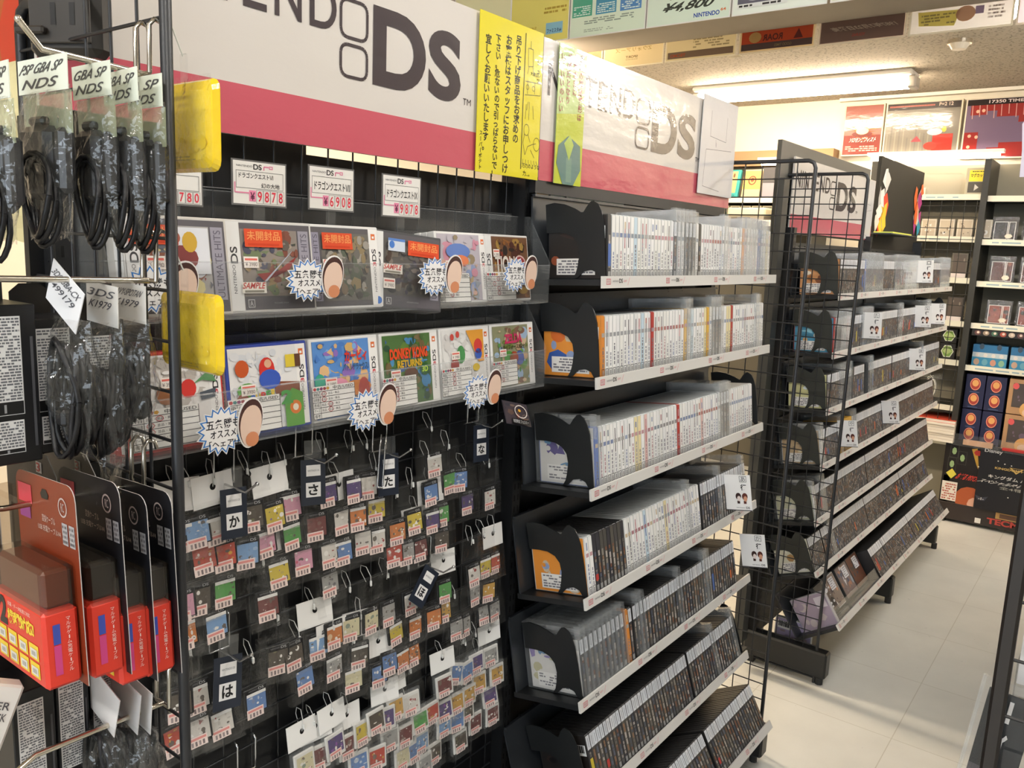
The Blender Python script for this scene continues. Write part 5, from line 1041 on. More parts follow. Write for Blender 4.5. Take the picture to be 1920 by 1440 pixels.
# ================================================================ posters on the beam
def back_mirror(g, n0):          # mirror what was added since face-vertex n0 about the middle of the sheet
    pass
def poster_front(y1, y0, label, bg, draw, ztop=CN - .02, zb=BZ - .012, x=2.944, rz=-90):
    w = y1 - y0; h = ztop - zb; t = thing('poster', label, 'poster', TR(x, y1, zb) @ RZ(rz)); g = MB(); g.box(0, w, 0, .003, 0, h, 'd8d8d4', 'plastic'); g.rect(.004, .004, w - .004, h - .002, bg, -.0005, 'laminate')
    draw(g, w, h); g.build('sheet', t)
def d1(g, w, h): g.ell(w * .6, .10, .05, .03, '9ab09a', -.0008, m='laminate'); g.ell(w * .8, .06, .045, .03, '6a7078', -.0008, m='laminate'); g.ell(w * .3, .12, .05, .03, 'b8c8a8', -.001, m='laminate')
def d2(g, w, h):
    g.rect(w * .62, .03, w * .9, .075, '7ab0c8', -.0008, 'laminate'); g.tbox('ファミスタ64', w * .64, .034, w * .88, .052, '2a4a6a', -.001, .03, 'laminate'); g.tbox('12月20日 ON SALE!', w * .10, .056, w * .46, .068, 'a08020', -.0008, .01, 'laminate'); g.tbox('標準価格6,800円 税別', w * .10, .044, w * .44, .053, '8a7430', -.0008, 0, 'laminate'); g.dashes(w * .1, .018, w * .56, .036, 2, 'b09a40', -.0008, random.Random(1))
    g.dashes(w * .5, .11, w * .95, .14, 2, 'a08a30', -.0008, random.Random(2))
def d3(g, w, h):
    for k, c in enumerate(('3a9a80', '3a86a8', '4a80b8')): g.rect(w * (.03 + .32 * k), .078, w * (.30 + .32 * k), .2, c, -.0008, 'laminate'); g.dashes(w * (.05 + .32 * k), .082, w * (.28 + .32 * k), .12, 5, 'c8e0d8', -.001, random.Random(k))
    g.dashes(w * .2, .046, w * .85, .070, 3, '7a8a80', -.0008, random.Random(6)); g.dashes(w * .2, .016, w * .6, .030, 2, '9aa89a', -.0008, random.Random(7))
def d4(g, w, h): g.tbox('¥4,800', w * .20, .042, w * .80, .078, '2c3430', -.0008, .03, 'laminate', shear=.15); g.tbox('NINTENDO', w * .58, .014, w * .88, .030, '2a4a9a', -.0008, .03, 'laminate'); g.tbox('64', w * .89, .026, w * .95, .036, 'c86a3a', -.0008, .03, 'laminate'); g.dashes(w * .2, .085, w * .6, .10, 1, '4a504a', -.0008, random.Random(2))
def d5(g, w, h):
    g.rect(w * .06, .030, w * .95, h, '6a6a72', -.0008, 'laminate'); g.art(w * .06, .034, w * .95, .2, ('5a5a66', '8a8a92', 'b0b0b4', '3a3a44', '484852'), 5, -.001, 14); g.rect(w * .06, .022, w * .6, .036, 'd8dcd8', -.003, 'laminate'); g.dashes(w * .08, .023, w * .58, .035, 1, '2a2a2a', -.0033, random.Random(4)); g.tbox('NINTENDO', w * .64, .032, w * .88, .046, '3a3a8a', -.003, .03, 'laminate'); g.tbox('64', w * .89, .042, w * .95, .052, 'd8502c', -.0032, .03, 'laminate')
def d6(g, w, h): g.dashes(w * .5, .04, w * .7, .05, 1, 'a8a890', -.0008, random.Random(4))
EDG = [(2.62, 2.30, 'pale glossy poster with grey figures on the beam, partly hidden by the long header sign', 'd8d8b0', d1), (2.30, 2.00, 'glossy yellow poster with a small blue logo on the beam', 'd8cf6c', d2), (1.995, 1.648, 'pale green poster with coloured blocks on the beam', 'cfe0cc', d3), (1.643, 1.306, 'pale green poster priced 4,800 on the beam', 'cfe0d0', d4), (1.300, .965, 'poster with grey artwork above a white caption bar on the beam', 'dcE4da'.lower(), d5), (.955, .40, 'plain pale poster at the far corner of the beam', 'd8dac8', d6)]
for y1, y0, lb, bg, dr in EDG: poster_front(y1, y0, lb, bg, dr)

def sheet_mat():
    m = bpy.data.materials.new('backlit_paper'); m.use_nodes = True; nt = m.node_tree; nt.nodes.clear()
    out = nt.nodes.new('ShaderNodeOutputMaterial'); a = nt.nodes.new('ShaderNodeAttribute'); a.attribute_name = 'Col'
    d = nt.nodes.new('ShaderNodeBsdfDiffuse'); tl = nt.nodes.new('ShaderNodeBsdfTranslucent'); mx = nt.nodes.new('ShaderNodeMixShader'); mx.inputs[0].default_value = .5
    for n in (d, tl): nt.links.new(a.outputs['Color'], n.inputs[0])
    nt.links.new(d.outputs[0], mx.inputs[1]); nt.links.new(tl.outputs[0], mx.inputs[2]); nt.links.new(mx.outputs[0], out.inputs[0]); MATS['sheet'] = m
sheet_mat()
def flip(fn):                    # writing seen from behind reads mirrored
    def f(g, w, h):
        n0 = len(g.v); fn(g, w, h)
        for i in range(n0, len(g.v)): g.v[i] = Vector((w - g.v[i].x, g.v[i].y, g.v[i].z))
    return f
def poster_back(y1, y0, label, bg, draw):
    w = y1 - y0; zb = H + .772; h = BZ + .12 - zb; t = thing('poster', label, 'poster', TR(3.232, y1, zb) @ RZ(-90)); g = MB(); g.rect(0, 0, w, h, bg, 0, 'sheet'); g.frame(0, 0, w, h, .006, 'e8e0c8', -.0004, 'sheet'); draw(g, w, h); g.build('sheet', t)
sh = 'sheet'
def e0(g, w, h): g.ell(w * .5, .06, .06, .035, 'c8b050', -.0006, m=sh); g.ell(w * .6, .03, .08, .02, '8a7454', -.0008, m=sh)
def e1(g, w, h): g.tbox('Zウォリアーズ', w * .2, .062, w * .8, .08, 'b09a68', -.0006, .02, sh); g.tbox('SPORT', w * .42, .036, w * .62, .046, '7a6648', -.0006, .02, sh); g.dashes(w * .4, .028, w * .62, .033, 1, 'a8946c', -.0006, random.Random(1))
def e2(g, w, h): g.rect(w * .04, .012, w * .96, .038, '7a6858', -.0006, sh); g.tbox('TECMO', w * .70, .018, w * .92, .030, 'b0583a', -.0008, .03, sh); g.dashes(w * .1, .045, w * .6, .085, 4, '8c7c58', -.0006, random.Random(2))
def e3(g, w, h): g.rect(w * .04, .012, w * .96, h, 'a84c34', -.0006, sh); g.rect(w * .04, .012, w * .96, .036, '5c4c46', -.0008, sh); g.tbox('ROAR', w * .42, .042, w * .68, .066, '5c3a34', -.0010, .03, sh); g.ell(w * .78, .058, .025, .02, 'b89a60', -.0009, m=sh); g.poly([(w * .16, .04), (w * .28, .04), (w * .22, .075)], '6a3a34', -.0009, sh); g.tbox('GOOD TIMES', w * .3, .018, w * .52, .028, '8a7a54', -.0011, .01, sh)
def e4(g, w, h): g.rect(w * .03, .008, w * .97, h, '6c5a52', -.0006, sh); g.tbox('1987年7月23日発売', w * .12, .044, w * .84, .060, 'b8a894', -.0008, .03, sh, shear=.1); g.tbox('YOUNG', w * .45, .022, w * .6, .032, '9a4038', -.0008, .02, sh)
def e5(g, w, h): g.poly([(w * .55, .02), (w * .9, .03), (w * .92, .075), (w * .5, .07)], 'd0c068', -.0006, sh); g.dashes(w * .55, .028, w * .88, .066, 4, '8a7a40', -.0008, random.Random(3)); g.ell(w * .45, .055, .03, .025, 'b08a70', -.0009, m=sh); g.rect(w * .28, .05, w * .36, .075, '8a7a90', -.0008, sh); g.dashes(w * .08, .03, w * .24, .075, 4, '9a8a80', -.0006, random.Random(8))
def e6(g, w, h): g.rect(w * .1, .03, w * .9, h, 'b0788a', -.0006, sh)
for y1, y0, lb, bg, dr in ((2.30, 2.01, 'backlit poster seen from behind with a yellow ring, mostly hidden by the sign', 'b89c74', e0), (2.004, 1.712, 'backlit cream poster seen from behind hanging below the beam', 'd8c498', e1), (1.706, 1.396, 'backlit tan poster with a dark band, seen from behind', 'c8b890', e2), (1.388, 1.088, 'backlit red poster seen from behind, mirrored capital letters', 'b8a078', e3), (1.080, .775, 'backlit dark brown poster with a mirrored date, seen from behind', 'a89480', e4), (.768, .452, 'backlit grey poster with a yellow blot, seen from behind', 'b8b0a4', e5), (.444, .14, 'backlit poster with pink print at the picture corner, seen from behind', 'c0b0b0', e6)): poster_back(y1, y0, lb, bg, flip(dr))
t = thing('card_holder', 'small white-edged card tray hanging from the beam posters', 'holder', TR(3.23, 1.42, H + .765) @ RZ(-90)); g = MB(); g.box(0, .05, -.03, 0, 0, .002, 'e8dcc0', 'plastic'); g.box(.005, .03, -.025, -.004, .002, .0025, '6a6070', 'print'); g.build('tray', t)

# ================================================================ back wall: band, posters, shelving
b = MB(); b.box(5.60, 5.72, 1.70, 4.2, H + .60, H + .70, '9c7f60', 'wall'); struct('trim_1', b)
b = MB(); b.box(5.68, 5.72, -1.0, 1.72, H + 1.0, CE, 'efe6d6', 'wall'); struct('trim_2', b)
def wall_poster(u0, v0, u1, v1, label, draw, bg, x=5.66):
    a, c = P(u0, v1, X=x), P(u1, v1, X=x); zt = P((u0 + u1) / 2, v0, X=x).z; zb = P((u0 + u1) / 2, v1, X=x).z; w = a.y - c.y; h = zt - zb
    t = thing('poster', label, 'poster', TR(x, a.y, zb) @ RZ(-90)); g = MB(); g.box(0, w, 0, .05, 0, h, 'd8ccb4', 'paper'); g.rect(.008, .008, w - .008, h - .008, bg, -.0015, 'laminate'); draw(g, w, h); g.build('sheet', t)
def w1(g, w, h):
    g.rect(.01, .01, w - .01, h * .40, '7a2c24', -.003, 'laminate'); g.rect(.01, h * .72, w - .01, h - .01, '8a4a40', -.003, 'laminate')
    r = random.Random(2)
    for k in range(26): a = r.random() * 6.3; g.poly([(w * .5 + w * .08 * cos(a), h * .47 + h * .05 * sin(a)), (w * .5 + w * .42 * cos(a + .1) * (.6 + .4 * r.random()), h * .5 + h * .24 * sin(a + .1)), (w * .5 + w * .1 * cos(a + .5), h * .47 + h * .06 * sin(a + .5))], r.choice(('e89030', 'f0c040', 'd86028', 'c84020')), -.0035 - .0001 * k, 'laminate')
    g.ell(w * .5, h * .48, w * .16, h * .07, 'f4e0a0', -.0068, m='laminate'); g.ell(w * .5, h * .42, w * .26, h * .06, '6a241c', -.0066, m='laminate'); g.tbox('ソロモンズフィスト', w * .2, h * .26, w * .86, h * .36, 'e8dcd0', -.007, .03, 'laminate', shear=.1); g.dashes(w * .1, h * .08, w * .9, h * .2, 3, 'c8a898', -.004, r)
def w2(g, w, h):
    r = random.Random(3); g.rect(.01, h * .86, w - .01, h - .01, '2a2224', -.003, 'laminate'); g.rect(.01, .01, w - .01, h * .13, '4a8040', -.003, 'laminate')
    for k in range(30): g.rect(w * .05 + w * .02 * k, h * .91, w * .065 + w * .02 * k, h * .935, 'c8685c', -.0034, 'laminate')
    g.tbox('P=2 12', w * .70, h * .90, w * .88, h * .96, 'd8c0b0', -.0034, .02, 'laminate')
    for k in range(14):
        x = w * (.04 + .055 * k); g.rect(x, h * .13, x + w * .018, h * (.35 + .4 * r.random()), ('8a867a', '6f6c64')[k % 2], -.003, 'laminate')
    for k in range(40): g.rect(w * .03 + w * .4 * r.random(), h * (.15 + .2 * r.random()), w * .045 + w * .4 * r.random() * 0 + w * .03 + w * .4 * r.random() * 0 + .0, h * .3, '7a7868', -.0031, 'laminate') if False else None
    g.rect(w * .66, h * .13, w * .92, h * .42, 'b03028', -.0036, 'laminate'); g.ell(w * .64, h * .22, w * .09, h * .07, 'b83a30', -.0038, m='laminate'); g.ell(w * .68, h * .46, w * .10, h * .06, 'c8c4cc', -.0038, m='laminate'); g.poly([(w * .38, h * .3), (w * .52, h * .3), (w * .45, h * .4)], 'b04850', -.0038, 'laminate'); g.ell(w * .80, h * .5, w * .03, h * .05, 'c8b040', -.0040, m='laminate')
    for k in range(16): g.rect(w * (.02 + .06 * k), h * .02, w * (.065 + .06 * k), h * .11, ('3c7034', '5a9048')[k % 2], -.0034, 'laminate')
def w3(g, w, h):
    R_ = '8a2a28'; g.rect(.01, h * .88, w - .01, h - .01, '241c1e', -.003, 'laminate'); g.tbox('17350 TIME4:55', w * .32, h * .905, w * .96, h * .955, 'd8c8c4', -.0034, .02, 'laminate')
    for x0, x1, z0 in ((.08, .3, .72), (.3, .45, .78), (.45, .75, .68), (.75, .98, .58)): g.rect(w * x0, h * z0, w * x1, h * .88, R_, -.003, 'laminate')
    for x0, x1, z1 in ((.0, .22, .44), (.22, .36, .1), (.36, .52, .18), (.52, .9, .26)): g.rect(max(.01, w * x0), .01, w * x1, h * z1, R_, -.0032, 'laminate')
    for x, z in ((.18, .78), (.26, .79), (.10, .38), (.2, .36), (.1, .2), (.08, .12)): g.ell(w * x, h * z, w * .025, h * .028, 'e0a890', -.0036, 10, 'laminate')
    for k in range(9): g.line([(w * (.1 + .1 * k), h * .88), (w * (.11 + .1 * k), h * (.66 + .03 * (k % 3)))], .004, 'c89890', -.0036, 'laminate')
    g.ell(w * .88, h * .34, w * .035, h * .06, 'a89040', -.0036, m='laminate')
wall_poster(1576, 196, 1650, 292, 'dark red poster with a burst of flame above the back shelves', w1, '8a6054')
wall_poster(1652, 190, 1793, 298, 'wide poster of a grey game screen with green blocks and a red mass', w2, '7c766c')
wall_poster(1799, 182, 1935, 297, 'wide poster of a maroon and violet game screen reading TIME4:55', w3, '6c5a70')

# shelving along the back wall
SX = 5.35
rackD = thing('wall_shelving', 'tall black shelving against the back wall beyond the aisle', 'shelving', TR(SX, 0, 0))
def dboard(y0, y1, z, name='shelf_board'):
    g = MB(); g.box(0, .30, y0, y1, z - .018, z, '2a2a28', 'steel_black'); o = g.build(name, rackD)
    r = MB(); r.box(-.006, 0, y0, y1, z - .026, z + .006, 'd8d4c0', 'print'); rr_ = random.Random(int(z * 100))
    r.T = TR(-.0064, y1, z - .026) @ RZ(-90); r.dashes(.05, .008, (y1 - y0) * .8, .022, 1, '8aa0a8', 0, rr_, .5); r.build('price_rail', o)
LV = [.383, .147, -.085, -.332, -.558, -.825]
RV = [.374, .135, -.098, -.335, -.578, -1.03]
for z in LV: dboard(.79, 1.35, H + z)
for z in RV: dboard(.02, .755, H + z)
dboard(.79, 1.35, H - 1.03)
for y in (.757, 1.352, .0):
    g = MB(); g.box(-.02, .32, y, y + .032, 0, H + .58, '26251f', 'steel_black'); g.build('upright', rackD)
g = MB(); g.box(.30, .31, 0, 1.38, 0, H + .58, '8a8474', 'wall'); g.build('back_panel', rackD)
g = MB()
for i in range(9): g.tube([(-.03, .80 + .06 * i, H - 1.0), (-.03, .80 + .06 * i, H + .35)], .002, '1c1c1a', 'steel_black', 5)
for k in range(22): g.tube([(-.034, .79, H - .98 + .062 * k), (-.034, 1.35, H - .98 + .062 * k)], .002, '1c1c1a', 'steel_black', 5)
g.build('wire_mesh', rackD)
rackE = thing('wall_shelf', 'black wall shelf of framed boxes seen between header sign and far rack', 'shelf', TR(5.40, 0, 0))
for z in (.372, .215):
    q0 = -.2 if z < .3 else 0; g = MB(); g.box(q0, .3, 1.75, 2.75, H + z - .03, H + z, '1e1e1c', 'steel_black'); g.box(q0 - .006, q0, 1.75, 2.75, H + z - .03, H + z + .008, 'd8d4c4', 'print'); g.build('shelf_board', rackE)
g = MB(); g.box(.0, .3, 1.72, 1.75, 0, H + .6, '2a2a26', 'steel_black'); g.box(.28, .3, 1.75, 2.75, 0, H + .6, '5a564c', 'wall'); g.build('frame', rackE)

def cell(yl, z, w, h, name, label, cat, draw, d=.05, col='c8c4bc', M2=Matrix(), x=SX + .05, group=None, key='print'):
    """a thing standing on a back shelf, its front towards the aisle; yl = its left edge as seen"""
    t = thing(name, label, cat, TR(x, yl, z) @ RZ(-90) @ M2, group); g = MB(); g.box(0, w, 0, d, 0, h, col, key, .002); draw(g, w, h); g.build('body', t); return t
def frame_box(c1, c2, seed):
    def f(g, w, h): g.rect(w * .10, h * .08, w * .90, h * .92, c1, -.0008); g.art(w * .16, h * .16, w * .84, h * .8, (c1, c2, 'd8d4cc', '3a3434'), seed, -.0012, 12)
    return f
# left bay
t = thing('clear_box', 'empty clear plastic box on the top back shelf', 'box', TR(SX + .06, 1.10, H + .383) @ RZ(-90)); g = MB(); g.box(0, .19, 0, .09, 0, .13, 'ffffff', 'acrylic', .003); g.box(-.04, .005, .02, .08, 0, .05, 'e0d8c0', 'plastic', .002); g.build('body', t)
def yb(g, w, h): g.rect(w * .12, h * .12, w * .88, h * .5, '4a463e', -.0008); g.rect(w * .14, h * .52, w * .92, h * .92, 'e8d43c', -.0012); g.tbox('マグカップ', w * .2, h * .66, w * .86, h * .8, '2a2418', -.0016, .03); g.dashes(w * .2, h * .84, w * .8, h * .9, 1, '3a3a30', -.0016, random.Random(1)); g.poly([(w * .4, h * .18), (w * .6, h * .3), (w * .42, h * .42)], 'c8c4bc', -.0014)
cell(.885, H + .383, .115, .155, 'display_box', 'upright box with a bright yellow card on the top back shelf', 'box', yb, .06, 'b0a890')
for k in range(4): cell(1.09 - .095 * k, H + .147, .082, .105, 'framed_box', f'pale framed box, {nth(4 - k)} from the upright on the second back shelf', 'box', frame_box('bcae98', '8a7a68', 20 + k), .05, 'd0c6b4', group='pale framed boxes')
def pk(g, w, h): g.art(w * .1, h * .2, w * .9, h * .95, ('5a5048', '8a8074', '3c3834', 'b0a898'), 9, -.0008, 9); g.rect(w * .05, .0, w * .95, h * .2, 'e0d4cc', -.003)
cell(.905, H - .085, .085, .145, 'figure_pack', 'dim boxed figure on the third back shelf behind the mesh', 'box', pk, .05, '6a6458')
cell(.90, H - .332, .085, .140, 'figure_pack', 'dim boxed figure on the fourth back shelf behind the mesh', 'box', pk, .05, '4a4440')
def hexd(g, w, h): g.ell(w * .5, h * .5, w * .40, h * .42, 'd0d4c0', -.0008, 6); g.ell(w * .5, h * .5, w * .34, h * .36, '7a9a4a', -.0012, 6); g.poly([(w * .2, h * .5), (w * .5, h * .75), (w * .8, h * .5), (w * .5, h * .3)], 'a8b878', -.0016)
cell(.91, H - .558, .085, .095, 'hexagon_box', 'dark box with green hexagon print, lower of two on the fifth back shelf', 'box', hexd, .06, '1e1c1a')
cell(.91, H - .462, .085, .085, 'hexagon_box', 'dark box with green hexagon print, upper of two on the fifth back shelf', 'box', hexd, .06, '1e1c1a')
t = thing('clear_bag', 'clear looped plastic goods on the sixth back shelf', 'bag', TR(SX + .04, .93, H - .825) @ RZ(-90)); g = MB(); crinkled(g, .12, .18, 0, .03, random.Random(5), 'bag_crinkle')
for k in range(3): g.tube([(.03 * cos(q), -.01 * k, .09 + .06 * sin(q)) for q in [2 * pi * i / 14 for i in range(15)]], .004, 'd0ccc0', 'plastic', 6, False)
g.build('body', t)
# stacked magazines
for k in range(8):
    z = H - 1.03 + .016 * k; t = thing('magazine', f'pale-edged magazine in the stack by the back shelves, {nth(8 - k)} from the top', 'magazine', TR(SX - .06 + .003 * (k % 3), .97, z) @ RZ(-90 + (k % 3) - 1), 'stacked magazines'); g = MB(); g.box(0, .21, 0, .25, 0, .0155, 'd8cfc0', 'paper'); g.box(0, .21, 0, .25, .0145, .0157, 'd0503a' if k > 5 else 'b8a898', 'print'); g.build('body', t)
# right bay: clear-wrapped keyrings
def wrap(seed, c1, c2):
    def f(g, w, h):
        g.art(w * .08, h * .06, w * .92, h * .8, (c1, c2, '2a2626', '3a3230'), seed, -.0008, 8); g.frame(w * .08, h * .06, w * .62, h * .8, .003, 'd8d4cc', -.0028); g.frame(w * .65, h * .06, w * .92, h * .8, .003, 'd8d4cc', -.0028); g.ell(w * .68, h * .2, w * .16, h * .10, 'd8ccb4', -.0032, 6)
        g.face([(-.004, -.008, 0), (w + .004, -.010, 0), (w + .002, -.007, h), (-.002, -.012, h)], 'ffffff', 'bag_crinkle'); g.rect(-.002, h * .84, w + .002, h, 'c8c8c4', -.004, 'bag_crinkle')
    return f
for rw, zz, hh, c1, c2 in ((1, .135, .135, '1c1a1c', '2a2426'), (2, -.098, .15, '4a2420', '7a4a38'), (3, -.335, .14, '7a3a2c', 'a85a3c')):
    for k in range(4): cell(.735 - .013 * rw - .15 * k, H + zz, .125, hh, 'wrapped_keyring', f'clear-wrapped {("black and white", "maroon", "sunset-coloured")[rw - 1]} keyring pack, {nth(k + 1)} from the upright, back shelves', 'keyring pack', wrap(60 + 4 * rw + k, c1, c2), .01, '2a2624', RX(-8), group='wrapped keyring packs')
g = MB(); t = thing('badge_strip', 'strip of small round pictures along the back shelf edge', 'strip', TR(SX - .008, .745, H - .40) @ RZ(-90)); g.box(0, .6, 0, .002, 0, .035, '1c1a1a', 'print')
for k in range(14): g.ell(.03 + .042 * k, .018, .016, .014, ('5a3a38', '8a7a68', '3a5a48', '9a4a3a', 'b0a090')[k % 5], -.0005); g.ell(.032 + .042 * k, .02, .007, .007, 'd0c0b0', -.0009)
g.build('strip', t)
def blue(g, w, h):
    g.rect(0, h * .62, w, h, '2f6a94', -.0008); g.rect(0, h * .42, w, h * .64, 'b8c4c8', -.0010); g.rect(0, 0, w, h * .42, '3c86a8', -.0010)
    for k in range(4): g.ell(w * (.14 + .24 * k), h * .2, w * .085, h * .15, ('c0a088', '6aa0b0', 'c89078', '88b090')[k], -.0014); g.ell(w * (.15 + .23 * k), h * .52, w * .06, h * .09, 'd8d0c8', -.0016)
    for x in (.25, .75): g.ell(w * x, h * .92, w * .07, h * .14, '3a4a5a', -.0014)
for k in range(3): cell(.735 - .19 * k, H - .578, .175, .125, 'blue_box', f'blue and white box with small round figures, {nth(k + 1)} from the upright on the back shelf', 'box', blue, .10, '2f6a94', group='blue boxes')
def navy(g, w, h):
    for z in (.72, .28): g.ell(w * .5, h * z, w * .27, h * .18, 'd88a70', -.0008, 18); g.ell(w * .5, h * z, w * .23, h * .155, '9a3a30', -.0010, 18); g.ell(w * .5, h * (z + .03), w * .17, h * .10, 'd8a060', -.0012, 12); g.rect(w * .25, h * (z - .24), w * .75, h * (z - .22), '4a5a7a', -.0008)
def wind(g, w, h): g.rect(w * .14, h * .2, w * .88, h * .88, '4a4038', -.0008); g.art(w * .18, h * .24, w * .84, h * .84, ('4a4240', '8a6a5a', '6a5a68', 'a88a78'), 4, -.0012, 8); g.ell(w * .22, h * .80, w * .10, h * .09, 'd85a5a', -.003, 14); g.ell(w * .68, h * .16, w * .27, h * .22, 'd8a464', -.003, 16); g.ell(w * .68, h * .08, w * .17, h * .12, 'e0bc9c', -.0034, 14)
for c in range(2):
    for rw in range(2): cell(.745 - .105 * c, H - 1.03 + .205 * rw, .100, .20, 'navy_box', f'navy box with orange discs, {("lower", "upper")[rw]} row, {("nearer", "farther from")[c]} the upright'.replace('nearer the', 'next to the'), 'box', navy, .14, '20223e', x=SX + .02, group='navy boxes')
for rw in range(2): cell(.527, H - 1.03 + .205 * rw, .155, .20, 'window_box', f'tan window box with a figure, {("lower", "upper")[rw]} of two beside the navy boxes', 'box', wind, .14, 'b08862', x=SX + .02)
cell(.365, H - 1.03, .1, .2, 'navy_box', 'navy box with orange discs beyond the tan window boxes', 'box', navy, .14, '20223e', x=SX + .02)
t = thing('flat_tray', 'clear front lip with papers along the bottom back shelf', 'tray', TR(SX - .05, .76, H - 1.03) @ RZ(-90)); g = MB(); g.box(0, .42, 0, .003, -.01, .06, 'ffffff', 'acrylic'); g.box(.05, .2, .004, .02, 0, .03, 'c8a080', 'print'); g.box(.25, .40, -.02, .004, .005, .02, 'b0302c', 'print', .002); g.build('lip', t)
# boxes standing on the floor below
def kh(g, w, h):
    r = random.Random(6); 
    for k in range(12): g.ell(w * r.random(), h * r.random(), .004, .004, 'd8d4c8', -.0008, 5)
    g.tbox('Disney', w * .06, h * .90, w * .32, h * .97, 'c8c8c8', -.001, .01); g.ell(w * .55, h * .70, w * .12, h * .06, 'c8a860', -.001, 3, a0=-pi / 2); g.ell(w * .55, h * .705, w * .08, h * .04, '161418', -.0014, 3, a0=-pi / 2); g.tbox('KINGDOM HEARTS', w * .24, h * .675, w * .88, h * .71, 'c8a860', -.0018, .02); g.tbox('キングダム ハーツ', w * .16, h * .52, w * .88, h * .58, 'd0ccc4', -.001, .02); g.tbox('スペシャルぬいぐるみ', w * .04, h * .43, w * .96, h * .49, 'd0ccc4', -.001, .02, shear=.1); g.tbox('全4種', w * .34, h * .37, w * .68, h * .42, 'a8a498', -.001); g.poly([(w * .0, h * .22), (w * .05, h * .14), (w * .15, h * .14), (w * .2, h * .22), (w * .1, h * .19)], '3a3a44', -.001); g.tbox('-1-', w * .06, h * .15, w * .14, h * .19, 'd8d4cc', -.0014, .02)
def tec(g, w, h):
    g.rect(0, 0, w, h * .09, '26304a', -.001); g.rect(w * .02, h * .5, w * .9, h * .99, '1a1412', -.0008)
    for x, z in ((.2, .84), (.38, .76), (.18, .66)): g.frame(w * (x - .09), h * (z - .09), w * (x + .09), h * (z + .09), .003, '3a3832', -.001); g.ell(w * x, h * z, w * .05, h * .05, '88a070', -.0012, 7)
    g.poly([(w * .55, h * .9), (w * .66, h * .92), (w * .75, h * .62), (w * .68, h * .7)], 'b08a38', -.001); g.ell(w * .68, h * .86, w * .08, h * .04, 'a03028', -.0012, 6); g.poly([(w * .08, h * .53), (w * .2, h * .60), (w * .3, h * .53), (w * .2, h * .46)], 'd0c04a', -.0012); g.tbox('おどる PSYCHO', w * .32, h * .47, w * .82, h * .56, 'b0382c', -.0012, .04, shear=.2)
    g.ell(w * .62, h * .22, w * .30, h * .17, 'a0502c', -.0012, 14); g.ell(w * .75, h * .16, w * .16, h * .10, 'd0a088', -.0014, 10); g.rect(w * .03, h * .16, w * .35, h * .42, 'd8d0c4', -.0018); g.dashes(w * .05, h * .17, w * .33, h * .40, 7, 'a8584c', -.002, random.Random(2)); 
bx = SX - .02
for nm, y1, w, z0, h, dr, lb, col, xx in (('promo_board', .80, .25, .06, .44, tec, 'dark promotional board with green sprigs and a red title below the back shelves', '1c1614', bx), ('promo_board', .615, .34, .12, .37, kh, 'starry black promotional board with gold heart title below the back shelves', '141216', bx - .025)):
    cell(y1, z0, w, h, nm, lb, 'poster board', dr, .02, col, x=xx)
def tm(g, w, h): g.tbox('TECMO', w * .52, h * .2, w * .95, h * .55, 'b8443a', -.001, .04); g.rect(w * .6, h * .58, w * .85, h * .95, 'b08a50', -.001); g.rect(w * .64, h * .64, w * .81, h * .9, '5a4030', -.0014); g.rect(w * .4, h * .1, w * .46, h * .4, 'd8d4cc', -.001)
cell(.80, .02, .5, .10, 'floor_board', 'low dark board with red capital letters at the floor by the back shelves', 'poster board', tm, .03, '2c2420', x=bx - .005)
# wall shelf boxes
def teal(g, w, h): g.rect(w * .1, h * .2, w * .8, h * .94, 'c8a878', -.0008); g.art(w * .12, h * .22, w * .78, h * .92, ('c8a878', '8a5a3a', 'd8c090', '6a4a34'), 3, -.001, 8); g.tbox('BOOK', w * .4, h * .08, w * .8, h * .14, '1c4a48', -.0008)
def beig(g, w, h): g.rect(0, h * .32, w, h * .95, 'd8a860', -.0008); g.ring(w * .5, h * .62, w * .22, h * .16, .008, '7a3a2c', -.001, 16); g.ell(w * .5, h * .64, w * .10, h * .08, 'a05038', -.0012)
cell(2.36, H + .372, .10, .20, 'book', 'teal-covered book leaning on the wall shelf beside the glare-struck sign', 'book', teal, .025, '3a9a98', RX(-14), x=5.44)
cell(2.235, H + .372, .125, .20, 'book', 'beige book with a brown ring on the wall shelf next to the teal one', 'book', beig, .025, 'c8b490', RX(-14), x=5.44)
def dim(g, w, h): g.rect(0, h * .5, w, h, '3c3a3e', -.0008)
cell(2.09, H + .372, .10, .20, 'grey_box', 'dark grey and clear box at the end of the wall shelf', 'box', dim, .06, '8a8690', x=5.44)
def ent(g, w, h): g.rect(w * .12, h * .06, w * .9, h * .94, '6a6458', -.0008); g.rect(w * .2, h * .7, w * .5, h * .82, 'b8b4a8', -.001); g.ell(w * .72, h * .42, w * .10, h * .22, '2c4a28', -.001, 8); g.ell(w * .74, h * .36, w * .03, h * .10, 'c8d4a0', -.0014, 6)
for k in range(5): cell(2.375 - .075 * k, H + .215, .068, .11, 'small_box', f'small grey-windowed box under the wall shelf, {nth(5 - k)} from the far rack', 'box', ent, .05, 'd0c4a4', x=5.44, group='small boxes under the wall shelf')
p = P(1372, 395, X=4.9)
t = thing('console', 'cream boxed console top standing behind the tilted shelves', 'console', TR(5.215, 2.225, H + .215) @ RZ(-92)); g = MB(); g.box(0, .26, 0, .18, .03, .085, 'd8ccaa', 'plastic', .01); g.box(.01, .25, .005, .17, 0, .03, '8a8274', 'plastic'); g.rect(.03, .006, .16, .024, '5a544a', .004); g.build('body', t)

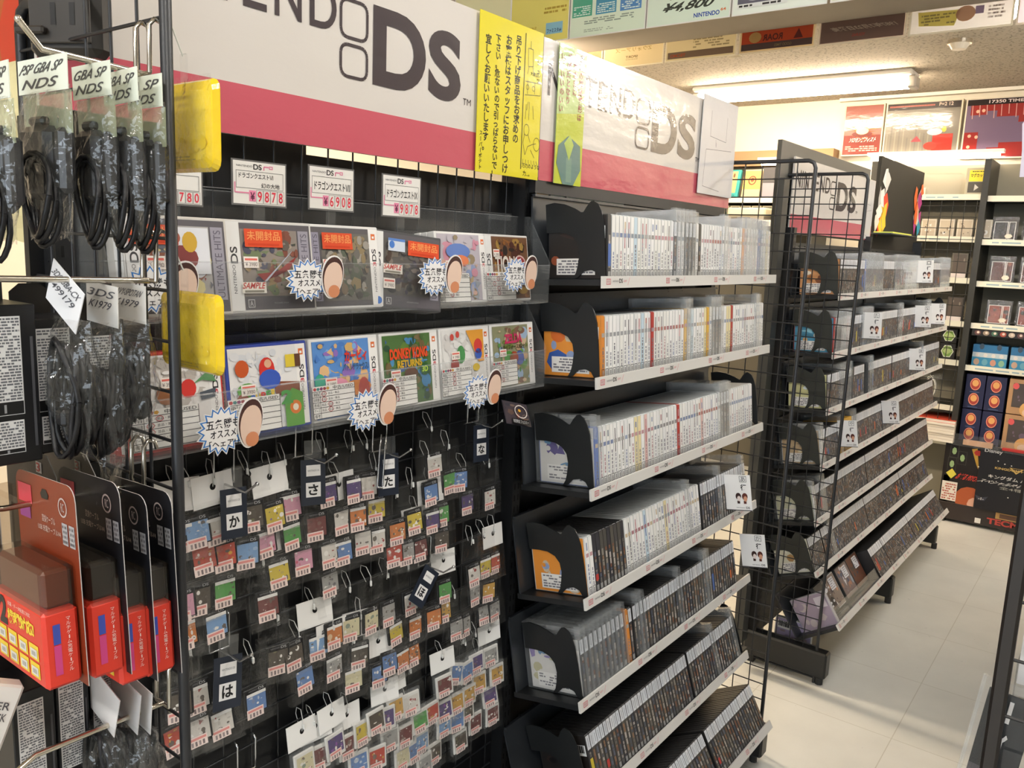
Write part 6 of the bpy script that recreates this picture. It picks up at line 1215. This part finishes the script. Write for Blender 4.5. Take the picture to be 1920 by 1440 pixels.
# ================================================================ edge of the rack on the other side of the aisle
t = thing('gondola_rack', 'dark rack whose end frame cuts the right-hand picture edge', 'rack', TR(1.0, .074, 0)); f = MB(); f.box(-.008, .008, -.016, .0, 0, 1.72, '1c1714', 'steel_black', .003); f.box(-.008, .008, -.30, -.284, 0, 1.72, '1c1714', 'steel_black', .003); f.box(-.006, .006, -.29, 0, 1.70, 1.72, '1c1714', 'steel_black'); f.build('end_frame', t)
w_ = MB()
for k in range(24): w_.tube([(0, -.29, .1 + .066 * k), (0, 0, .1 + .066 * k)], .002, '1e1a18', 'steel_black', 5)
for k in range(1, 5): w_.tube([(0, -.058 * k, .05), (0, -.058 * k, 1.7)], .002, '1e1a18', 'steel_black', 5)
w_.build('end_wires', t)
g = MB(); g.box(.02, 2.9, -.31, -.295, .08, 1.80, '17181a', 'steel_black'); g.build('back_panel', t)
for k in range(6): g = MB(); g.box(.02, 2.9, -.295, -.04, .16 + .28 * k, .18 + .28 * k, '1c1d1f', 'steel_black'); g.box(.02, 2.9, -.042, -.036, .15 + .28 * k, .185 + .28 * k, 'b8b4ac', 'print'); g.build('shelf_board', t)
def fit(u0, v0, u1, v1, x): a, c = P(u0, v0, X=x), P(u1, v1, X=x); return a.y, a.z, a.y - c.y, c.z - a.z
y1, z0, w, h = fit(1798, 1460, 1925, 1288, 1.03)
t = thing('sleeved_card', 'black card with white strokes in a clear sleeve beside the right-hand frame', 'card', TR(1.03, y1, z0) @ RZ(-90) @ RY(6)); g = MB(); g.box(.004, w, 0, .003, -.02, h - .012, '0c0b0d', 'paper', .001); g.rect(.004, -.02, w, h * .2, '4a4448', -.0006, 'paper'); g.tbox('ィ', w * .42, h * .38, w * .66, h * .56, 'e4e0dc', -.001, .05); g.tbox('I', w * .52, h * .66, w * .60, h * .86, 'd0ccc8', -.001, .02); g.frame(w * .3, h * .04, w * .62, h * .12, .0008, '3a3638', -.001); g.build('card', t)
q = MB(); q.box(-.004, w + .01, -.002, .005, -.03, h, 'ffffff', 'acrylic', .002); q.box(-.005, -.001, -.0015, .0045, -.03, h, 'd8ccb0', 'keeper'); q.build('clear_sleeve', t)
y1, z0, w, h = fit(1888, 1420, 1960, 1180, 1.02)
t = thing('clear_pack', 'clear pack with grey card beyond the right-hand frame', 'pack', TR(1.06, y1 + .004, z0) @ RZ(-90)); g = MB(); g.box(0, w, 0, .02, h * .45, h, 'd8d4d0', 'paper'); g.box(-.002, w, -.004, .03, 0, h * .62, 'ffffff', 'keeper', .002); g.rect(.004, h * .05, w, h * .35, 'a8a090', .002); g.build('pack', t)
y1, z0, w, h = fit(1903, 1020, 1960, 900, 1.04)
t = thing('hanging_card', 'dim card with a dark hook high on the right-hand frame', 'card', TR(1.04, y1, z0) @ RZ(-90)); g = MB(); g.box(0, w, 0, .002, 0, h, '8a8070', 'print'); g.rect(0, h * .5, w, h, 'b8aa90', -.0006); g.build('card', t)
y1, z0, w, h = fit(1903, 332, 1965, 205, 1.0)
t = thing('lilac_card', 'pale lilac card hanging at the upper right picture edge', 'card', TR(1.0, y1, z0) @ RZ(-90)); g = MB(); g.slab([(.004, 0), (w, 0), (w, h), (.006, h), (0, h * .8), (.003, h * .4)], 0, .0012, 'c8c0cc', 'paper'); g.build('card', t)
